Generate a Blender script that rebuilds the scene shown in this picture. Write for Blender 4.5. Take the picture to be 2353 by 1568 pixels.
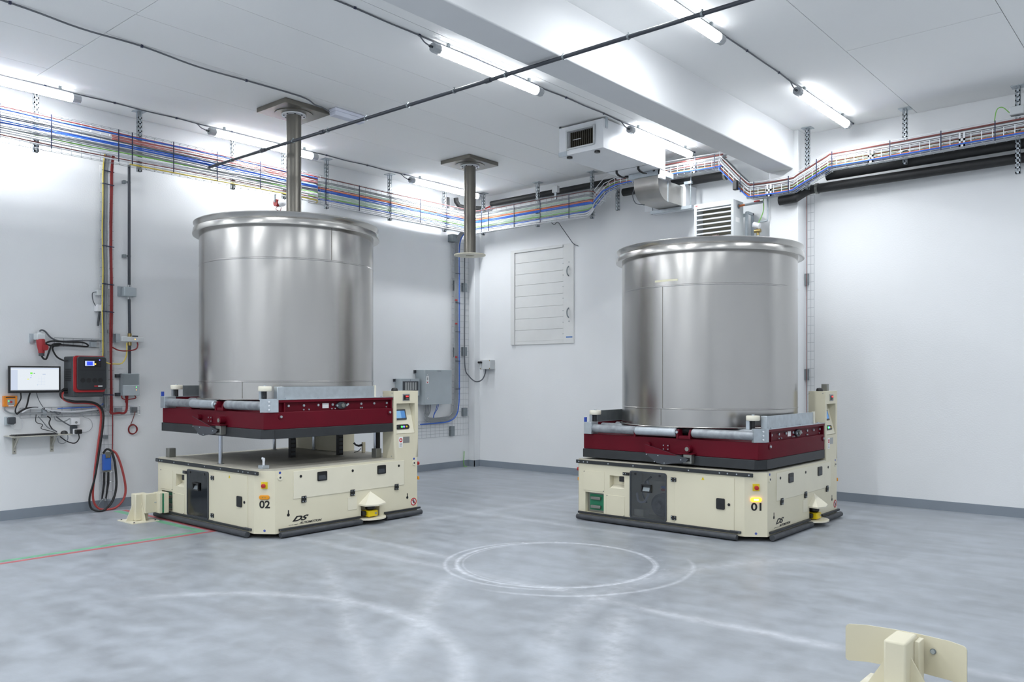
import bpy, bmesh, math, random
from mathutils import Vector, Matrix
random.seed(7)
S = bpy.context.scene
for o in list(bpy.data.objects): bpy.data.objects.remove(o)
COL = S.collection

# ------------------------------------------------------------------ camera
RES_X, FPX = 2353.0, 1896.0
cam_d = bpy.data.cameras.new('camera'); cam = bpy.data.objects.new('camera', cam_d); COL.objects.link(cam)
cam.location = (9.646, -10.196, 1.5)
cam.rotation_euler = (math.radians(90), 0, math.radians(40.75))
cam_d.sensor_fit = 'HORIZONTAL'; cam_d.sensor_width = 36.0
cam_d.lens = 36.0 * FPX / RES_X
cam_d.shift_y = 83.0 / RES_X
cam_d.clip_start = 0.05; cam_d.clip_end = 100
S.camera = cam

# ------------------------------------------------------------------ world and exposure
W = bpy.data.worlds.new('world'); S.world = W; W.use_nodes = True
W.node_tree.nodes['Background'].inputs[0].default_value = (0.8, 0.88, 1.0, 1)
W.node_tree.nodes['Background'].inputs[1].default_value = 0.05
S.view_settings.view_transform = 'Standard'; S.view_settings.look = 'None'
S.view_settings.gamma = 1.0; S.view_settings.use_curve_mapping = False
S.view_settings.exposure = 0.27
LAMP_STRENGTH = 185.0
LAMP_COLOR = (0.945, 0.975, 1.0)
H = 4.53          # ceiling height
RX, RY = 13.0, -14.5   # far extents of the hall (behind the camera)

# ------------------------------------------------------------------ materials
def lin(c):
    c = c / 255.0
    return c / 12.92 if c <= 0.04045 else ((c + 0.055) / 1.055) ** 2.4
def rgb(*c): return tuple(lin(x) for x in c) + (1.0,)
MATS = {}
def mat(name, col, rough=0.5, metal=0.0, var=0.06, scale=6.0, bump=0.0, bscale=80.0, emit=0.0, ecol=None, trans=0.0, coat=0.0, rvar=0.0, stretch=None):
    m = bpy.data.materials.new(name); m.use_nodes = True
    nt = m.node_tree; b = nt.nodes['Principled BSDF']
    c = rgb(*col)
    b.inputs['Roughness'].default_value = rough; b.inputs['Metallic'].default_value = metal
    tc = nt.nodes.new('ShaderNodeTexCoord'); mp = nt.nodes.new('ShaderNodeMapping')
    nt.links.new(tc.outputs['Object'], mp.inputs['Vector'])
    if stretch: mp.inputs['Scale'].default_value = stretch
    n = nt.nodes.new('ShaderNodeTexNoise'); n.inputs['Scale'].default_value = scale; n.inputs['Detail'].default_value = 4
    nt.links.new(mp.outputs[0], n.inputs['Vector'])
    r = nt.nodes.new('ShaderNodeValToRGB')
    r.color_ramp.elements[0].position = 0.3; r.color_ramp.elements[1].position = 0.7
    r.color_ramp.elements[0].color = tuple(max(0, x * (1 - var)) for x in c[:3]) + (1,)
    r.color_ramp.elements[1].color = tuple(min(1, x * (1 + var)) for x in c[:3]) + (1,)
    nt.links.new(n.outputs[0], r.inputs[0]); nt.links.new(r.outputs[0], b.inputs['Base Color'])
    if rvar:
        mr = nt.nodes.new('ShaderNodeMapRange'); mr.inputs[3].default_value = max(0, rough - rvar); mr.inputs[4].default_value = rough + rvar
        nt.links.new(n.outputs[0], mr.inputs[0]); nt.links.new(mr.outputs[0], b.inputs['Roughness'])
    if bump:
        n2 = nt.nodes.new('ShaderNodeTexNoise'); n2.inputs['Scale'].default_value = bscale
        nt.links.new(mp.outputs[0], n2.inputs['Vector'])
        bp = nt.nodes.new('ShaderNodeBump'); bp.inputs['Strength'].default_value = bump; bp.inputs['Distance'].default_value = 0.004
        nt.links.new(n2.outputs[0], bp.inputs['Height']); nt.links.new(bp.outputs[0], b.inputs['Normal'])
    if emit:
        b.inputs['Emission Color'].default_value = (tuple(ecol) + (1,)) if ecol else c
        b.inputs['Emission Strength'].default_value = emit
    if trans: b.inputs['Transmission Weight'].default_value = trans
    if coat: b.inputs['Coat Weight'].default_value = coat
    MATS[name] = m
    return m

mat('wall_paint', (233, 235, 237), 0.75, var=0.018, scale=1.2, bump=0.25, bscale=60)
mat('ceiling_paint', (248, 249, 249), 0.8, var=0.02, scale=0.8, bump=0.2, bscale=40)
mat('beam_paint', (222, 224, 226), 0.75, var=0.02, scale=1.5, bump=0.15, bscale=50)
mat('base_grey', (134, 143, 153), 0.5, var=0.06, scale=3)
mat('hatch_white', (222, 223, 222), 0.55, var=0.02)
mat('beige', (220, 214, 190), 0.42, var=0.03, scale=2, bump=0.05, bscale=300)
mat('beige_deck', (176, 172, 160), 0.6, var=0.10, scale=4, bump=0.2)
mat('beige_light', (226, 221, 201), 0.4, var=0.02)
mat('dark_red', (92, 6, 26), 0.5, var=0.08, scale=3)
MATS['dark_red'].node_tree.nodes['Principled BSDF'].inputs['Specular IOR Level'].default_value = 0.2
mat('skirt_black', (40, 43, 46), 0.5, var=0.15, scale=5)
mat('rubber', (62, 65, 70), 0.55, var=0.2, scale=12, stretch=(1, 1, 1))
mat('black_plastic', (26, 27, 29), 0.4, var=0.1)
mat('dark_grey', (62, 66, 72), 0.45, var=0.08)
mat('steel', (184, 182, 179), 0.225, 1.0, var=0.05, scale=3, stretch=(1, 1, 0.25))
def brush(m, an):
    nt = m.node_tree; b = nt.nodes['Principled BSDF']; tg = nt.nodes.new('ShaderNodeTangent'); tg.direction_type = 'RADIAL'; tg.axis = 'Z'
    nt.links.new(tg.outputs[0], b.inputs['Tangent']); b.inputs['Anisotropic'].default_value = an
brush(MATS['steel'], 0.3)
mat('steel_rim', (190, 188, 184), 0.22, 1.0, var=0.04, scale=5)
mat('steel_pipe', (122, 119, 112), 0.40, 0.85, var=0.12, scale=4, stretch=(1, 1, 0.2))
mat('chrome', (190, 195, 205), 0.15, 1.0, var=0.02)
mat('galv', (186, 194, 200), 0.42, 0.75, var=0.08, scale=18)
mat('galv_dark', (140, 148, 152), 0.45, 0.7, var=0.10, scale=14)
mat('roller_steel', (150, 155, 160), 0.5, 0.6, var=0.25, scale=14)
mat('block_steel', (140, 141, 136), 0.4, 0.7, var=0.08)
mat('cream_roller', (225, 221, 205), 0.5, var=0.03)
mat('grey_box', (172, 181, 186), 0.5, var=0.03)
mat('light_box', (206, 210, 212), 0.5, var=0.02)
mat('white_plastic', (232, 233, 236), 0.4, var=0.02)
mat('white_metal', (226, 229, 233), 0.4, var=0.02)
mat('pipe_black', (34, 35, 36), 0.6, var=0.2, scale=10)
mat('conduit', (58, 63, 72), 0.45, var=0.05)
mat('red', (170, 30, 36), 0.4, var=0.05)
mat('plug_red', (158, 40, 46), 0.45, var=0.05)
mat('estop_red', (178, 34, 34), 0.35)
mat('yellow', (226, 202, 34), 0.4)
mat('scanner_yellow', (235, 205, 20), 0.35)
mat('orange_plain', (232, 152, 20), 0.35)
mat('orange_lit', (250, 160, 20), 0.35, emit=2.5, ecol=(1.0, 0.45, 0.03))
mat('orange_core', (255, 235, 190), 0.35, emit=9.0, ecol=(1.0, 0.7, 0.25))
mat('orange_box', (222, 132, 28), 0.45)
mat('blue_sticker', (44, 74, 168), 0.4)
mat('blue_tape', (104, 138, 190), 0.5)
mat('ink', (18, 18, 19), 0.5)
mat('sign_white', (238, 238, 238), 0.5)
mat('sign_red', (190, 36, 44), 0.5)
mat('plate_grey', (164, 166, 166), 0.35, 0.6)
mat('screen_blue', (30, 32, 36), 0.3, emit=0.55, ecol=(0.10, 0.34, 0.80))
mat('screen_pale', (30, 32, 36), 0.3, emit=0.6, ecol=(0.28, 0.58, 0.95))
mat('screen_white', (30, 32, 36), 0.3, emit=0.72, ecol=(0.88, 0.94, 1.0))
mat('screen_tint', (30, 32, 36), 0.3, emit=0.66, ecol=(0.74, 0.83, 1.0))
mat('screen_green', (30, 32, 36), 0.3, emit=0.8, ecol=(0.22, 0.9, 0.08))
mat('screen_yellow', (30, 32, 36), 0.3, emit=0.8, ecol=(0.85, 0.9, 0.15))
mat('lcd_blue', (30, 32, 36), 0.3, emit=0.9, ecol=(0.03, 0.08, 0.9))
mat('lcd_white', (30, 32, 36), 0.3, emit=0.8, ecol=(0.6, 0.7, 1.0))
mat('led_red', (255, 40, 40), 0.3, emit=3.0, ecol=(1.0, 0.03, 0.03))
mat('led_green', (60, 255, 80), 0.3, emit=3.0, ecol=(0.05, 1.0, 0.1))
mat('led_blue', (90, 90, 255), 0.3, emit=3.0, ecol=(0.12, 0.12, 1.0))
mat('led_orange', (255, 150, 40), 0.3, emit=3.0, ecol=(1.0, 0.35, 0.03))
mat('tube_glow', (250, 252, 255), 0.4, emit=LAMP_STRENGTH, ecol=LAMP_COLOR)
mat('tube_side_glow', (250, 252, 255), 0.4, emit=LAMP_STRENGTH*0.022, ecol=LAMP_COLOR)
mat('tube_back_glow', (250, 252, 255), 0.4, emit=LAMP_STRENGTH*0.026, ecol=LAMP_COLOR)
mat('lamp_grey', (170, 174, 178), 0.45)
mat('emergency_white', (214, 218, 232), 0.35)
mat('charger_dark', (62, 66, 70), 0.45, var=0.06)
mat('charger_face', (44, 47, 51), 0.4, var=0.06)
mat('connector_blue', (58, 108, 200), 0.45)
mat('shelf_metal', (186, 184, 174), 0.4, 0.4)
mat('brass', (170, 150, 100), 0.35, 0.8)
mat('copper', (196, 120, 78), 0.4, 0.7)
mat('pcb_green', (30, 120, 86), 0.4)
mat('tape_cream', (206, 203, 178), 0.6)
mat('cavity', (128, 124, 108), 0.6)
mat('grille_dark', (74, 70, 58), 0.6)
mat('duct_steel', (178, 176, 172), 0.36, 0.9, var=0.08, scale=5)
mat('hose_brown', (112, 92, 92), 0.55, var=0.25, scale=60)
mat('wire_grey', (176, 180, 184), 0.4, 0.7)
mat('wire_white', (226, 229, 232), 0.4, 0.2)
mat('tie_navy', (40, 46, 72), 0.5)
CABLE = dict(pink=(196, 118, 112), red=(178, 72, 70), brown=(128, 74, 70), blue=(58, 106, 202), orange=(222, 124, 78), grey=(146, 150, 153), dgrey=(96, 100, 106),
             mint=(180, 200, 188), green=(128, 196, 84), white=(220, 222, 226), yellow=(222, 200, 92), black=(30, 30, 32), dred=(130, 34, 36))
for k, v in CABLE.items(): mat('cable_' + k, v, 0.5, var=0.08, scale=9)

def glass_mat():
    m = bpy.data.materials.new('smoked_pane'); m.use_nodes = True
    nt = m.node_tree; nt.nodes.clear()
    out = nt.nodes.new('ShaderNodeOutputMaterial'); mix = nt.nodes.new('ShaderNodeMixShader')
    tr = nt.nodes.new('ShaderNodeBsdfTransparent'); tr.inputs[0].default_value = (0.66, 0.67, 0.69, 1)
    gl = nt.nodes.new('ShaderNodeBsdfGlossy'); gl.inputs['Roughness'].default_value = 0.08; gl.inputs[0].default_value = (0.75, 0.78, 0.8, 1)
    fr = nt.nodes.new('ShaderNodeFresnel'); fr.inputs[0].default_value = 1.5
    n = nt.nodes.new('ShaderNodeTexNoise'); n.inputs['Scale'].default_value = 7
    mul = nt.nodes.new('ShaderNodeMath'); mul.operation = 'MULTIPLY_ADD'; mul.inputs[1].default_value = 0.08
    nt.links.new(n.outputs[0], mul.inputs[0]); nt.links.new(fr.outputs[0], mul.inputs[2])
    nt.links.new(mul.outputs[0], mix.inputs[0]); nt.links.new(tr.outputs[0], mix.inputs[1]); nt.links.new(gl.outputs[0], mix.inputs[2])
    nt.links.new(mix.outputs[0], out.inputs[0]); MATS['smoked_pane'] = m
glass_mat()

def floor_mat():
    """Sealed blue-grey concrete with pale tyre marks: rings where the vehicles turn on the spot, straight lanes, scuffs."""
    m = bpy.data.materials.new('floor_concrete'); m.use_nodes = True
    nt = m.node_tree; b = nt.nodes['Principled BSDF']; L = nt.links.new
    def N(t, **k):
        n = nt.nodes.new(t)
        for a, v in k.items(): setattr(n, a, v)
        return n
    def M(op, a, bb=None, c=None, clamp=False):
        n = N('ShaderNodeMath', operation=op); n.use_clamp = clamp
        for i, v in enumerate((a, bb, c)):
            if v is None: continue
            if isinstance(v, (int, float)): n.inputs[i].default_value = v
            else: L(v, n.inputs[i])
        return n.outputs[0]
    geo = N('ShaderNodeNewGeometry'); sep = N('ShaderNodeSeparateXYZ'); L(geo.outputs['Position'], sep.inputs[0])
    x, y = sep.outputs[0], sep.outputs[1]
    def noise(scale, detail=4, vec=None, st=None):
        n = N('ShaderNodeTexNoise'); n.inputs['Scale'].default_value = scale; n.inputs['Detail'].default_value = detail
        mp = N('ShaderNodeMapping'); L(geo.outputs['Position'], mp.inputs[0])
        if st: mp.inputs['Scale'].default_value = st[:3]; 
        if st and len(st) > 3: mp.inputs['Rotation'].default_value = (0, 0, st[3])
        L(mp.outputs[0], n.inputs['Vector']); return n.outputs[0]
    wob = M('MULTIPLY_ADD', noise(2.2, 3), 0.10, -0.05)
    fine = noise(55, 5); mid = noise(5.5, 6); big = noise(0.7, 3)
    streakA = noise(2.6, 5, st=(0.55, 2.0, 1, math.radians(-38)))
    def band(d, w):       # soft band: 1 at d = 0, 0 at |d| > w
        return M('SUBTRACT', 1.0, M('DIVIDE', M('ABSOLUTE', d), w), clamp=True)
    def ring(cx, cy, r, w):
        dx = M('SUBTRACT', x, cx); dy = M('SUBTRACT', y, cy)
        rr = M('SQRT', M('ADD', M('MULTIPLY', dx, dx), M('MULTIPLY', dy, dy)))
        return band(M('ADD', M('SUBTRACT', rr, r), M('MULTIPLY', wob, 0.25)), w), dx, dy
    def line(px, py, ang, w, l0, l1):
        ca, sa = math.cos(ang), math.sin(ang)
        dx = M('SUBTRACT', x, px); dy = M('SUBTRACT', y, py)
        t = M('ADD', M('MULTIPLY', dx, ca), M('MULTIPLY', dy, sa)); q = M('SUBTRACT', M('MULTIPLY', dy, ca), M('MULTIPLY', dx, sa))
        bd = band(M('ADD', q, wob), w)
        k = M('MULTIPLY', M('MULTIPLY_ADD', t, 4.0, -4.0 * l0, clamp=True), M('MULTIPLY_ADD', t, -4.0, 4.0 * l1, clamp=True))
        return M('MULTIPLY', bd, k)
    acc = None
    def add(v, k):
        nonlocal acc
        v = M('MULTIPLY', v, k)
        acc = v if acc is None else M('ADD', acc, v)
    r1, dx, dy = ring(5.56, -4.91, 0.80, 0.028); add(r1, 1.0)
    rs_, _, _ = ring(5.56, -4.91, 0.82, 0.13); add(M('MULTIPLY', rs_, M('MULTIPLY_ADD', noise(24, 3, st=(1, 0.4, 1, 0.8)), 6.0, -3.4, clamp=True)), 0.6)
    r1b, _, _ = ring(5.57, -4.90, 0.765, 0.014); add(r1b, 0.5)
    r1c, _, _ = ring(5.53, -4.95, 0.845, 0.025); add(M('MULTIPLY', r1c, M('MULTIPLY_ADD', M('ADD', dx, dy), -1.5, 0.3, clamp=True)), 0.7)
    r2, dx2, dy2 = ring(5.56, -4.86, 1.06, 0.03); add(M('MULTIPLY', r2, M('MULTIPLY_ADD', M('SUBTRACT', dx2, M('MULTIPLY', dy2, 0.35)), 3.0, -1.2, clamp=True)), 0.65)
    r3, dx3, dy3 = ring(5.55, -8.35, 1.65, 0.09); add(M('MULTIPLY', r3, M('MULTIPLY_ADD', dy3, 2.0, -1.0, clamp=True)), 0.5)
    r4, dx4, dy4 = ring(8.9, -5.2, 2.5, 0.16); add(M('MULTIPLY', r4, M('MULTIPLY_ADD', dx4, -1.0, -0.8, clamp=True)), 0.35)
    add(line(5.0, -5.62, 0.02, 0.09, -3.0, 3.2), 0.35)
    add(line(4.2, -5.32, -0.05, 0.07, -1.6, 0.8), 0.35)
    add(line(6.8, -5.85, -1.05, 0.15, -0.2, 2.6), 0.55)
    add(line(5.15, -5.7, -0.93, 0.13, 0.0, 2.2), 0.4)
    add(line(6.95, -5.62, 0.08, 0.08, -0.3, 2.4), 0.4)
    add(line(3.3, -3.55, 0.03, 0.10, -0.2, 3.0), 0.3)
    add(line(3.35, -4.0, 1.5, 0.12, -2.2, 3.4), 0.25)
    add(line(5.4, -6.9, -0.55, 0.10, -1.5, 1.5), 0.35)
    broken = M('MULTIPLY_ADD', noise(14, 5), 2.2, -0.55, clamp=True)
    marks = M('MULTIPLY', acc, M('MULTIPLY_ADD', broken, 0.75, 0.25), clamp=True)
    base = N('ShaderNodeValToRGB'); base.color_ramp.elements[0].position = 0.40; base.color_ramp.elements[1].position = 0.60
    base.color_ramp.elements[0].color = rgb(137, 142, 148); base.color_ramp.elements[1].color = rgb(160, 166, 174)
    v = M('ADD', M('MULTIPLY', mid, 0.40), M('ADD', M('MULTIPLY', streakA, 0.30), M('MULTIPLY', big, 0.30)))
    L(v, base.inputs[0])
    mixm = N('ShaderNodeMix'); mixm.data_type = 'RGBA'; L(marks, mixm.inputs[0]); L(base.outputs[0], mixm.inputs[6]); mixm.inputs[7].default_value = rgb(208, 212, 219)
    # brownish worn spots and fine grit
    worn = M('MULTIPLY', M('MULTIPLY_ADD', noise(1.7, 4), 5.0, -2.9, clamp=True), M('MULTIPLY_ADD', fine, 2.0, -0.7, clamp=True))
    mix2 = N('ShaderNodeMix'); mix2.data_type = 'RGBA'; L(M('MULTIPLY', worn, 0.5), mix2.inputs[0]); L(mixm.outputs[2], mix2.inputs[6]); mix2.inputs[7].default_value = rgb(142, 138, 134)
    L(mix2.outputs[2], b.inputs['Base Color'])
    L(M('MULTIPLY_ADD', mid, 0.28, 0.26), b.inputs['Roughness'])
    b.inputs['Specular IOR Level'].default_value = 0.45
    bp = N('ShaderNodeBump'); bp.inputs['Strength'].default_value = 0.12; bp.inputs['Distance'].default_value = 0.003
    L(fine, bp.inputs['Height']); L(bp.outputs[0], b.inputs['Normal'])
    MATS['floor_concrete'] = m
floor_mat()
def paint_mat(name, col):
    m = mat(name, col, 0.5, var=0.18, scale=10)
paint_mat('line_green', (112, 172, 138)); paint_mat('line_red', (178, 96, 98))

# ------------------------------------------------------------------ mesh helpers
WL = {}
class MB:
    def __init__(self, local=False): self.v = []; self.f = []; self.local = local
    def face(self, pts):
        i = len(self.v); self.v += [tuple(p) for p in pts]; self.f.append(tuple(range(i, i + len(pts)))); return self
    def box(self, x0, x1, y0, y1, z0, z1):
        if x0 > x1: x0, x1 = x1, x0
        if y0 > y1: y0, y1 = y1, y0
        if z0 > z1: z0, z1 = z1, z0
        i = len(self.v)
        self.v += [(x0,y0,z0),(x1,y0,z0),(x1,y1,z0),(x0,y1,z0),(x0,y0,z1),(x1,y0,z1),(x1,y1,z1),(x0,y1,z1)]
        for q in ((0,3,2,1),(4,5,6,7),(0,1,5,4),(1,2,6,5),(2,3,7,6),(3,0,4,7)): self.f.append(tuple(i + k for k in q))
        return self
    def obox(self, c, u, v, w, a, b, d):   # oriented box: half sizes a, b, d along unit u, v, w
        c, u, v, w = Vector(c), Vector(u).normalized(), Vector(v).normalized(), Vector(w).normalized()
        i = len(self.v)
        for sz in (-1, 1):
            for sx, sy in ((-1,-1),(1,-1),(1,1),(-1,1)): self.v.append(tuple(c + u*a*sx + v*b*sy + w*d*sz))
        for q in ((0,3,2,1),(4,5,6,7),(0,1,5,4),(1,2,6,5),(2,3,7,6),(3,0,4,7)): self.f.append(tuple(i + k for k in q))
        return self
    def tube(self, pts, r, seg=6, caps=True, closed=False):
        pts = [Vector(p) for p in pts]; n = len(pts); i0 = len(self.v)
        up = None
        for k, p in enumerate(pts):
            if closed: t = pts[(k+1) % n] - pts[k-1]
            else: t = pts[min(k+1, n-1)] - pts[max(k-1, 0)]
            if t.length < 1e-9: t = Vector((0,0,1))
            t.normalize()
            if up is None:
                up = Vector((0,0,1)) if abs(t.z) < 0.9 else Vector((1,0,0))
            s = t.cross(up)
            if s.length < 1e-6: s = t.orthogonal()
            s.normalize(); up = s.cross(t).normalized()
            rr = r[k] if isinstance(r, (list, tuple)) else r
            for j in range(seg):
                a = 2*math.pi*j/seg
                self.v.append(tuple(p + s*math.cos(a)*rr + up*math.sin(a)*rr))
        for k in range(n if closed else n-1):
            a, b = i0 + k*seg, i0 + ((k+1) % n)*seg
            for j in range(seg): self.f.append((a+j, b+j, b+(j+1) % seg, a+(j+1) % seg))
        if caps and not closed:
            self.f.append(tuple(i0 + j for j in range(seg))); self.f.append(tuple(i0+(n-1)*seg + j for j in reversed(range(seg))))
        return self
    def cyl(self, p0, p1, r, seg=16, r2=None): return self.tube([p0, p1], [r, r if r2 is None else r2], seg)
    def lathe(self, prof, c=(0,0,0), seg=48, axis='z', closed=False, a0=0.0, a1=2*math.pi):
        i0 = len(self.v); n = len(prof); full = abs(a1 - a0 - 2*math.pi) < 1e-6; m = seg if full else seg + 1
        for k in range(m):
            a = a0 + (a1 - a0)*k/seg; ca, sa = math.cos(a), math.sin(a)
            for r, h in prof:
                if axis == 'z': q = (r*ca, r*sa, h)
                elif axis == 'x': q = (h, r*ca, r*sa)
                else: q = (r*sa, h, r*ca)
                self.v.append((c[0]+q[0], c[1]+q[1], c[2]+q[2]))
        for k in range(seg):
            a, b = i0 + k*n, i0 + ((k+1) % m)*n
            for j in range(n if closed else n-1):
                j2 = (j+1) % n
                self.f.append((a+j, b+j, b+j2, a+j2))
        return self
    def prism(self, poly, z0, z1):
        i = len(self.v); n = len(poly)
        self.v += [(p[0], p[1], z0) for p in poly] + [(p[0], p[1], z1) for p in poly]
        self.f.append(tuple(i + k for k in reversed(range(n)))); self.f.append(tuple(i + n + k for k in range(n)))
        for k in range(n): self.f.append((i+k, i+(k+1) % n, i+n+(k+1) % n, i+n+k))
        return self
    def extrude(self, poly, d):        # 3D polygon extruded by vector d
        d = Vector(d); i = len(self.v); n = len(poly)
        self.v += [tuple(p) for p in poly] + [tuple(Vector(p) + d) for p in poly]
        self.f.append(tuple(i + k for k in reversed(range(n)))); self.f.append(tuple(i + n + k for k in range(n)))
        for k in range(n): self.f.append((i+k, i+(k+1) % n, i+n+(k+1) % n, i+n+k))
        return self
    def holed(self, o, u, v, w, h, holes):
        """rectangle w x h at o along u, v; holes (u0,u1,v0,v1,depth) sunk along -(u x v) with walls and back"""
        o, u, v = Vector(o), Vector(u), Vector(v); n = u.cross(v)
        us = sorted({0.0, w} | {q for t in holes for q in t[:2]}); vs = sorted({0.0, h} | {q for t in holes for q in t[2:4]})
        P = lambda a, b, d=0.0: tuple(o + u*a + v*b - n*d)
        for i in range(len(us)-1):
            for j in range(len(vs)-1):
                cu, cv = (us[i]+us[i+1])/2, (vs[j]+vs[j+1])/2
                if any(t[0] < cu < t[1] and t[2] < cv < t[3] for t in holes): continue
                self.face([P(us[i],vs[j]), P(us[i+1],vs[j]), P(us[i+1],vs[j+1]), P(us[i],vs[j+1])])
        for a, b, c, d, dep in holes:
            self.face([P(a,c,dep), P(b,c,dep), P(b,d,dep), P(a,d,dep)])
            self.face([P(a,c), P(b,c), P(b,c,dep), P(a,c,dep)]); self.face([P(a,d,dep), P(b,d,dep), P(b,d), P(a,d)])
            self.face([P(a,c), P(a,c,dep), P(a,d,dep), P(a,d)]); self.face([P(b,c,dep), P(b,c), P(b,d), P(b,d,dep)])
        return self
    def build(self, name, m, parent=None, label=None, cat=None, group=None, kind=None, bevel=0.0, angle=35, fix=True):
        vs = self.v
        if parent is None:
            xs, ys, zs = zip(*vs)
            loc = Vector(((min(xs)+max(xs))/2, (min(ys)+max(ys))/2, min(zs)))
        else:
            loc = WL[parent] if not self.local else Vector((0,0,0))
        me = bpy.data.meshes.new(name)
        me.from_pydata([(p[0]-loc[0], p[1]-loc[1], p[2]-loc[2]) for p in vs], [], self.f)
        if fix:
            bm = bmesh.new(); bm.from_mesh(me)
            bmesh.ops.remove_doubles(bm, verts=bm.verts, dist=1e-6)
            bmesh.ops.recalc_face_normals(bm, faces=bm.faces); bm.to_mesh(me); bm.free()
        me.materials.append(MATS[m] if isinstance(m, str) else m)
        me.polygons.foreach_set('use_smooth', [True]*len(me.polygons))
        me.set_sharp_from_angle(angle=math.radians(angle))
        o = bpy.data.objects.new(name, me); COL.objects.link(o)
        if parent is None: o.location = loc; WL[o] = loc
        else: o.parent = parent; WL[o] = WL[parent]
        tag(o, label, cat, group, kind)
        if bevel:
            bv = o.modifiers.new('edge', 'BEVEL'); bv.width = bevel; bv.segments = 2; bv.limit_method = 'ANGLE'; bv.angle_limit = math.radians(50)
        return o
def tag(o, label=None, cat=None, group=None, kind=None):
    if label: o['label'] = label
    if cat: o['category'] = cat
    if group: o['group'] = group
    if kind: o['kind'] = kind
def thing(name, loc, label, cat, group=None):
    o = bpy.data.objects.new(name, None); COL.objects.link(o); o.location = loc; o.empty_display_size = 0.1
    WL[o] = Vector(loc); tag(o, label, cat, group); return o
def share(src, name, parent, offset):
    """another alike piece with the same mesh, moved by offset"""
    o = src.copy(); o.name = name; COL.objects.link(o); o.parent = parent; o.location = Vector(src.location) + Vector(offset); WL[o] = WL[parent]; return o
def smooth(pts, n=6):
    P = [Vector(p) for p in pts]
    if len(P) < 3: return P
    P = [P[0]*2 - P[1]] + P + [P[-1]*2 - P[-2]]; out = []
    for i in range(1, len(P)-2):
        a, b, c, d = P[i-1], P[i], P[i+1], P[i+2]
        for k in range(n):
            t = k/n
            out.append(0.5*((2*b) + (c-a)*t + (2*a-5*b+4*c-d)*t*t + (3*b-a-3*c+d)*t**3))
    out.append(P[-2]); return out
def B(*a, local=False): return MB(local).box(*a)
def wire(name, pts, r, m, parent=None, n=6, seg=6, local=False, **k):
    return MB(local).tube(smooth(pts, n), r, seg).build(name, m, parent, fix=False, **k)
def text(name, body, size, o, u, v, m, parent, shear=0.0, align='LEFT', ext=0.0006, bold=0.0, local=True, fit=None):
    cu = bpy.data.curves.new('txt', 'FONT'); cu.body = body; cu.size = size; cu.shear = shear; cu.align_x = align; cu.extrude = ext; cu.offset = bold
    t = bpy.data.objects.new('txt', cu); COL.objects.link(t); bpy.context.view_layer.update()
    me = bpy.data.meshes.new_from_object(t.evaluated_get(bpy.context.evaluated_depsgraph_get()))
    bpy.data.objects.remove(t)
    o, u, v = Vector(o), Vector(u).normalized(), Vector(v).normalized(); n = u.cross(v)
    off = Vector((0,0,0)) if local else WL[parent]
    xs = [q.co.x for q in me.vertices]; ys = [q.co.y for q in me.vertices]
    if fit:      # stretch the lettering to the measured width and height, lower left corner (or centre) at o
        w, h = max(xs)-min(xs), max(ys)-min(ys)
        for q in me.vertices:
            q.co.x = (q.co.x-min(xs))/w*fit[0] - (fit[0]/2 if align == 'CENTER' else 0); q.co.y = (q.co.y-min(ys))/h*fit[1]
    for q in me.vertices: q.co = o + u*q.co.x + v*q.co.y + n*(q.co.z + ext) - off
    me.name = name; me.materials.clear(); me.materials.append(MATS[m])
    ob = bpy.data.objects.new(name, me); COL.objects.link(ob); ob.parent = parent; WL[ob] = WL[parent]; return ob
def disc(o, n, r, t, seg=20, local=False):
    o, n = Vector(o), Vector(n).normalized(); return MB(local).cyl(o, o + n*t, r, seg)

# ================================================================== the hall
def struct(name, mb, m, **k): return mb.build(name, m, kind='structure', **k)
floor = struct('floor', B(-0.2, RX+0.2, RY-0.2, 0.2, -0.2, 0.0), 'floor_concrete')
for nm, mm, r in (('painted_line', 'line_red', (2.185, 2.235, -9.0, -5.975)), ('painted_line', 'line_red', (0.26, 2.185, -6.025, -5.975)),
                  ('painted_line', 'line_green', (2.085, 2.15, -9.0, -6.055)), ('painted_line', 'line_green', (0.26, 2.085, -6.125, -6.055))):
    B(r[0], r[1], r[2], r[3], -0.001, 0.0012).build(nm, mm, floor)
wall_left = struct('wall_left', B(-0.2, 0.0, RY, 0.2, 0.0, H+0.2), 'wall_paint')
wall_right = struct('wall_right', B(0.0, RX, 0.0, 0.2, 0.0, H+0.2), 'wall_paint')
struct('wall_front', B(-0.2, RX+0.2, RY-0.2, RY, 0.0, H+0.2), 'wall_paint')
struct('wall_far', B(RX, RX+0.2, RY, 0.2, 0.0, H+0.2), 'wall_paint')
ceiling = struct('ceiling', B(-0.2, RX+0.2, RY-0.2, 0.2, H+0.03, H+0.23), 'ceiling_paint')
xs_far = [0.0, 1.31, 2.19, 2.77, 3.53, 4.40, 5.48, 6.99, 8.26, 9.5, 10.8, 12.0, RX]
xs_near = [0.0, 0.9, 1.77, 2.82, 3.6, 4.5, 5.48, 6.99, 8.26, 9.5, 10.8, 12.0, RX]
G = 0.003
for xs, y0, y1 in ((xs_far, -7.03, 0.0), (xs_near, RY, -7.03)):
    for a, b in zip(xs[:-1], xs[1:]):
        ys = [y0, -2.36, y1] if (a >= 6.9 and y1 == 0.0 and b <= 8.3) else [y0, y1]
        for c, d in zip(ys[:-1], ys[1:]):
            B(a+G, b-G, c+G, d-G, H + random.choice((0, 0, 0.001)), H+0.03).build('ceiling_panel', 'ceiling_paint', ceiling)
struct('trim_1', B(5.315, 5.645, RY, -0.25, 4.06, H+0.02), 'beam_paint', bevel=0.012, label='deep white concrete ceiling beam crossing the hall', cat=None)
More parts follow.
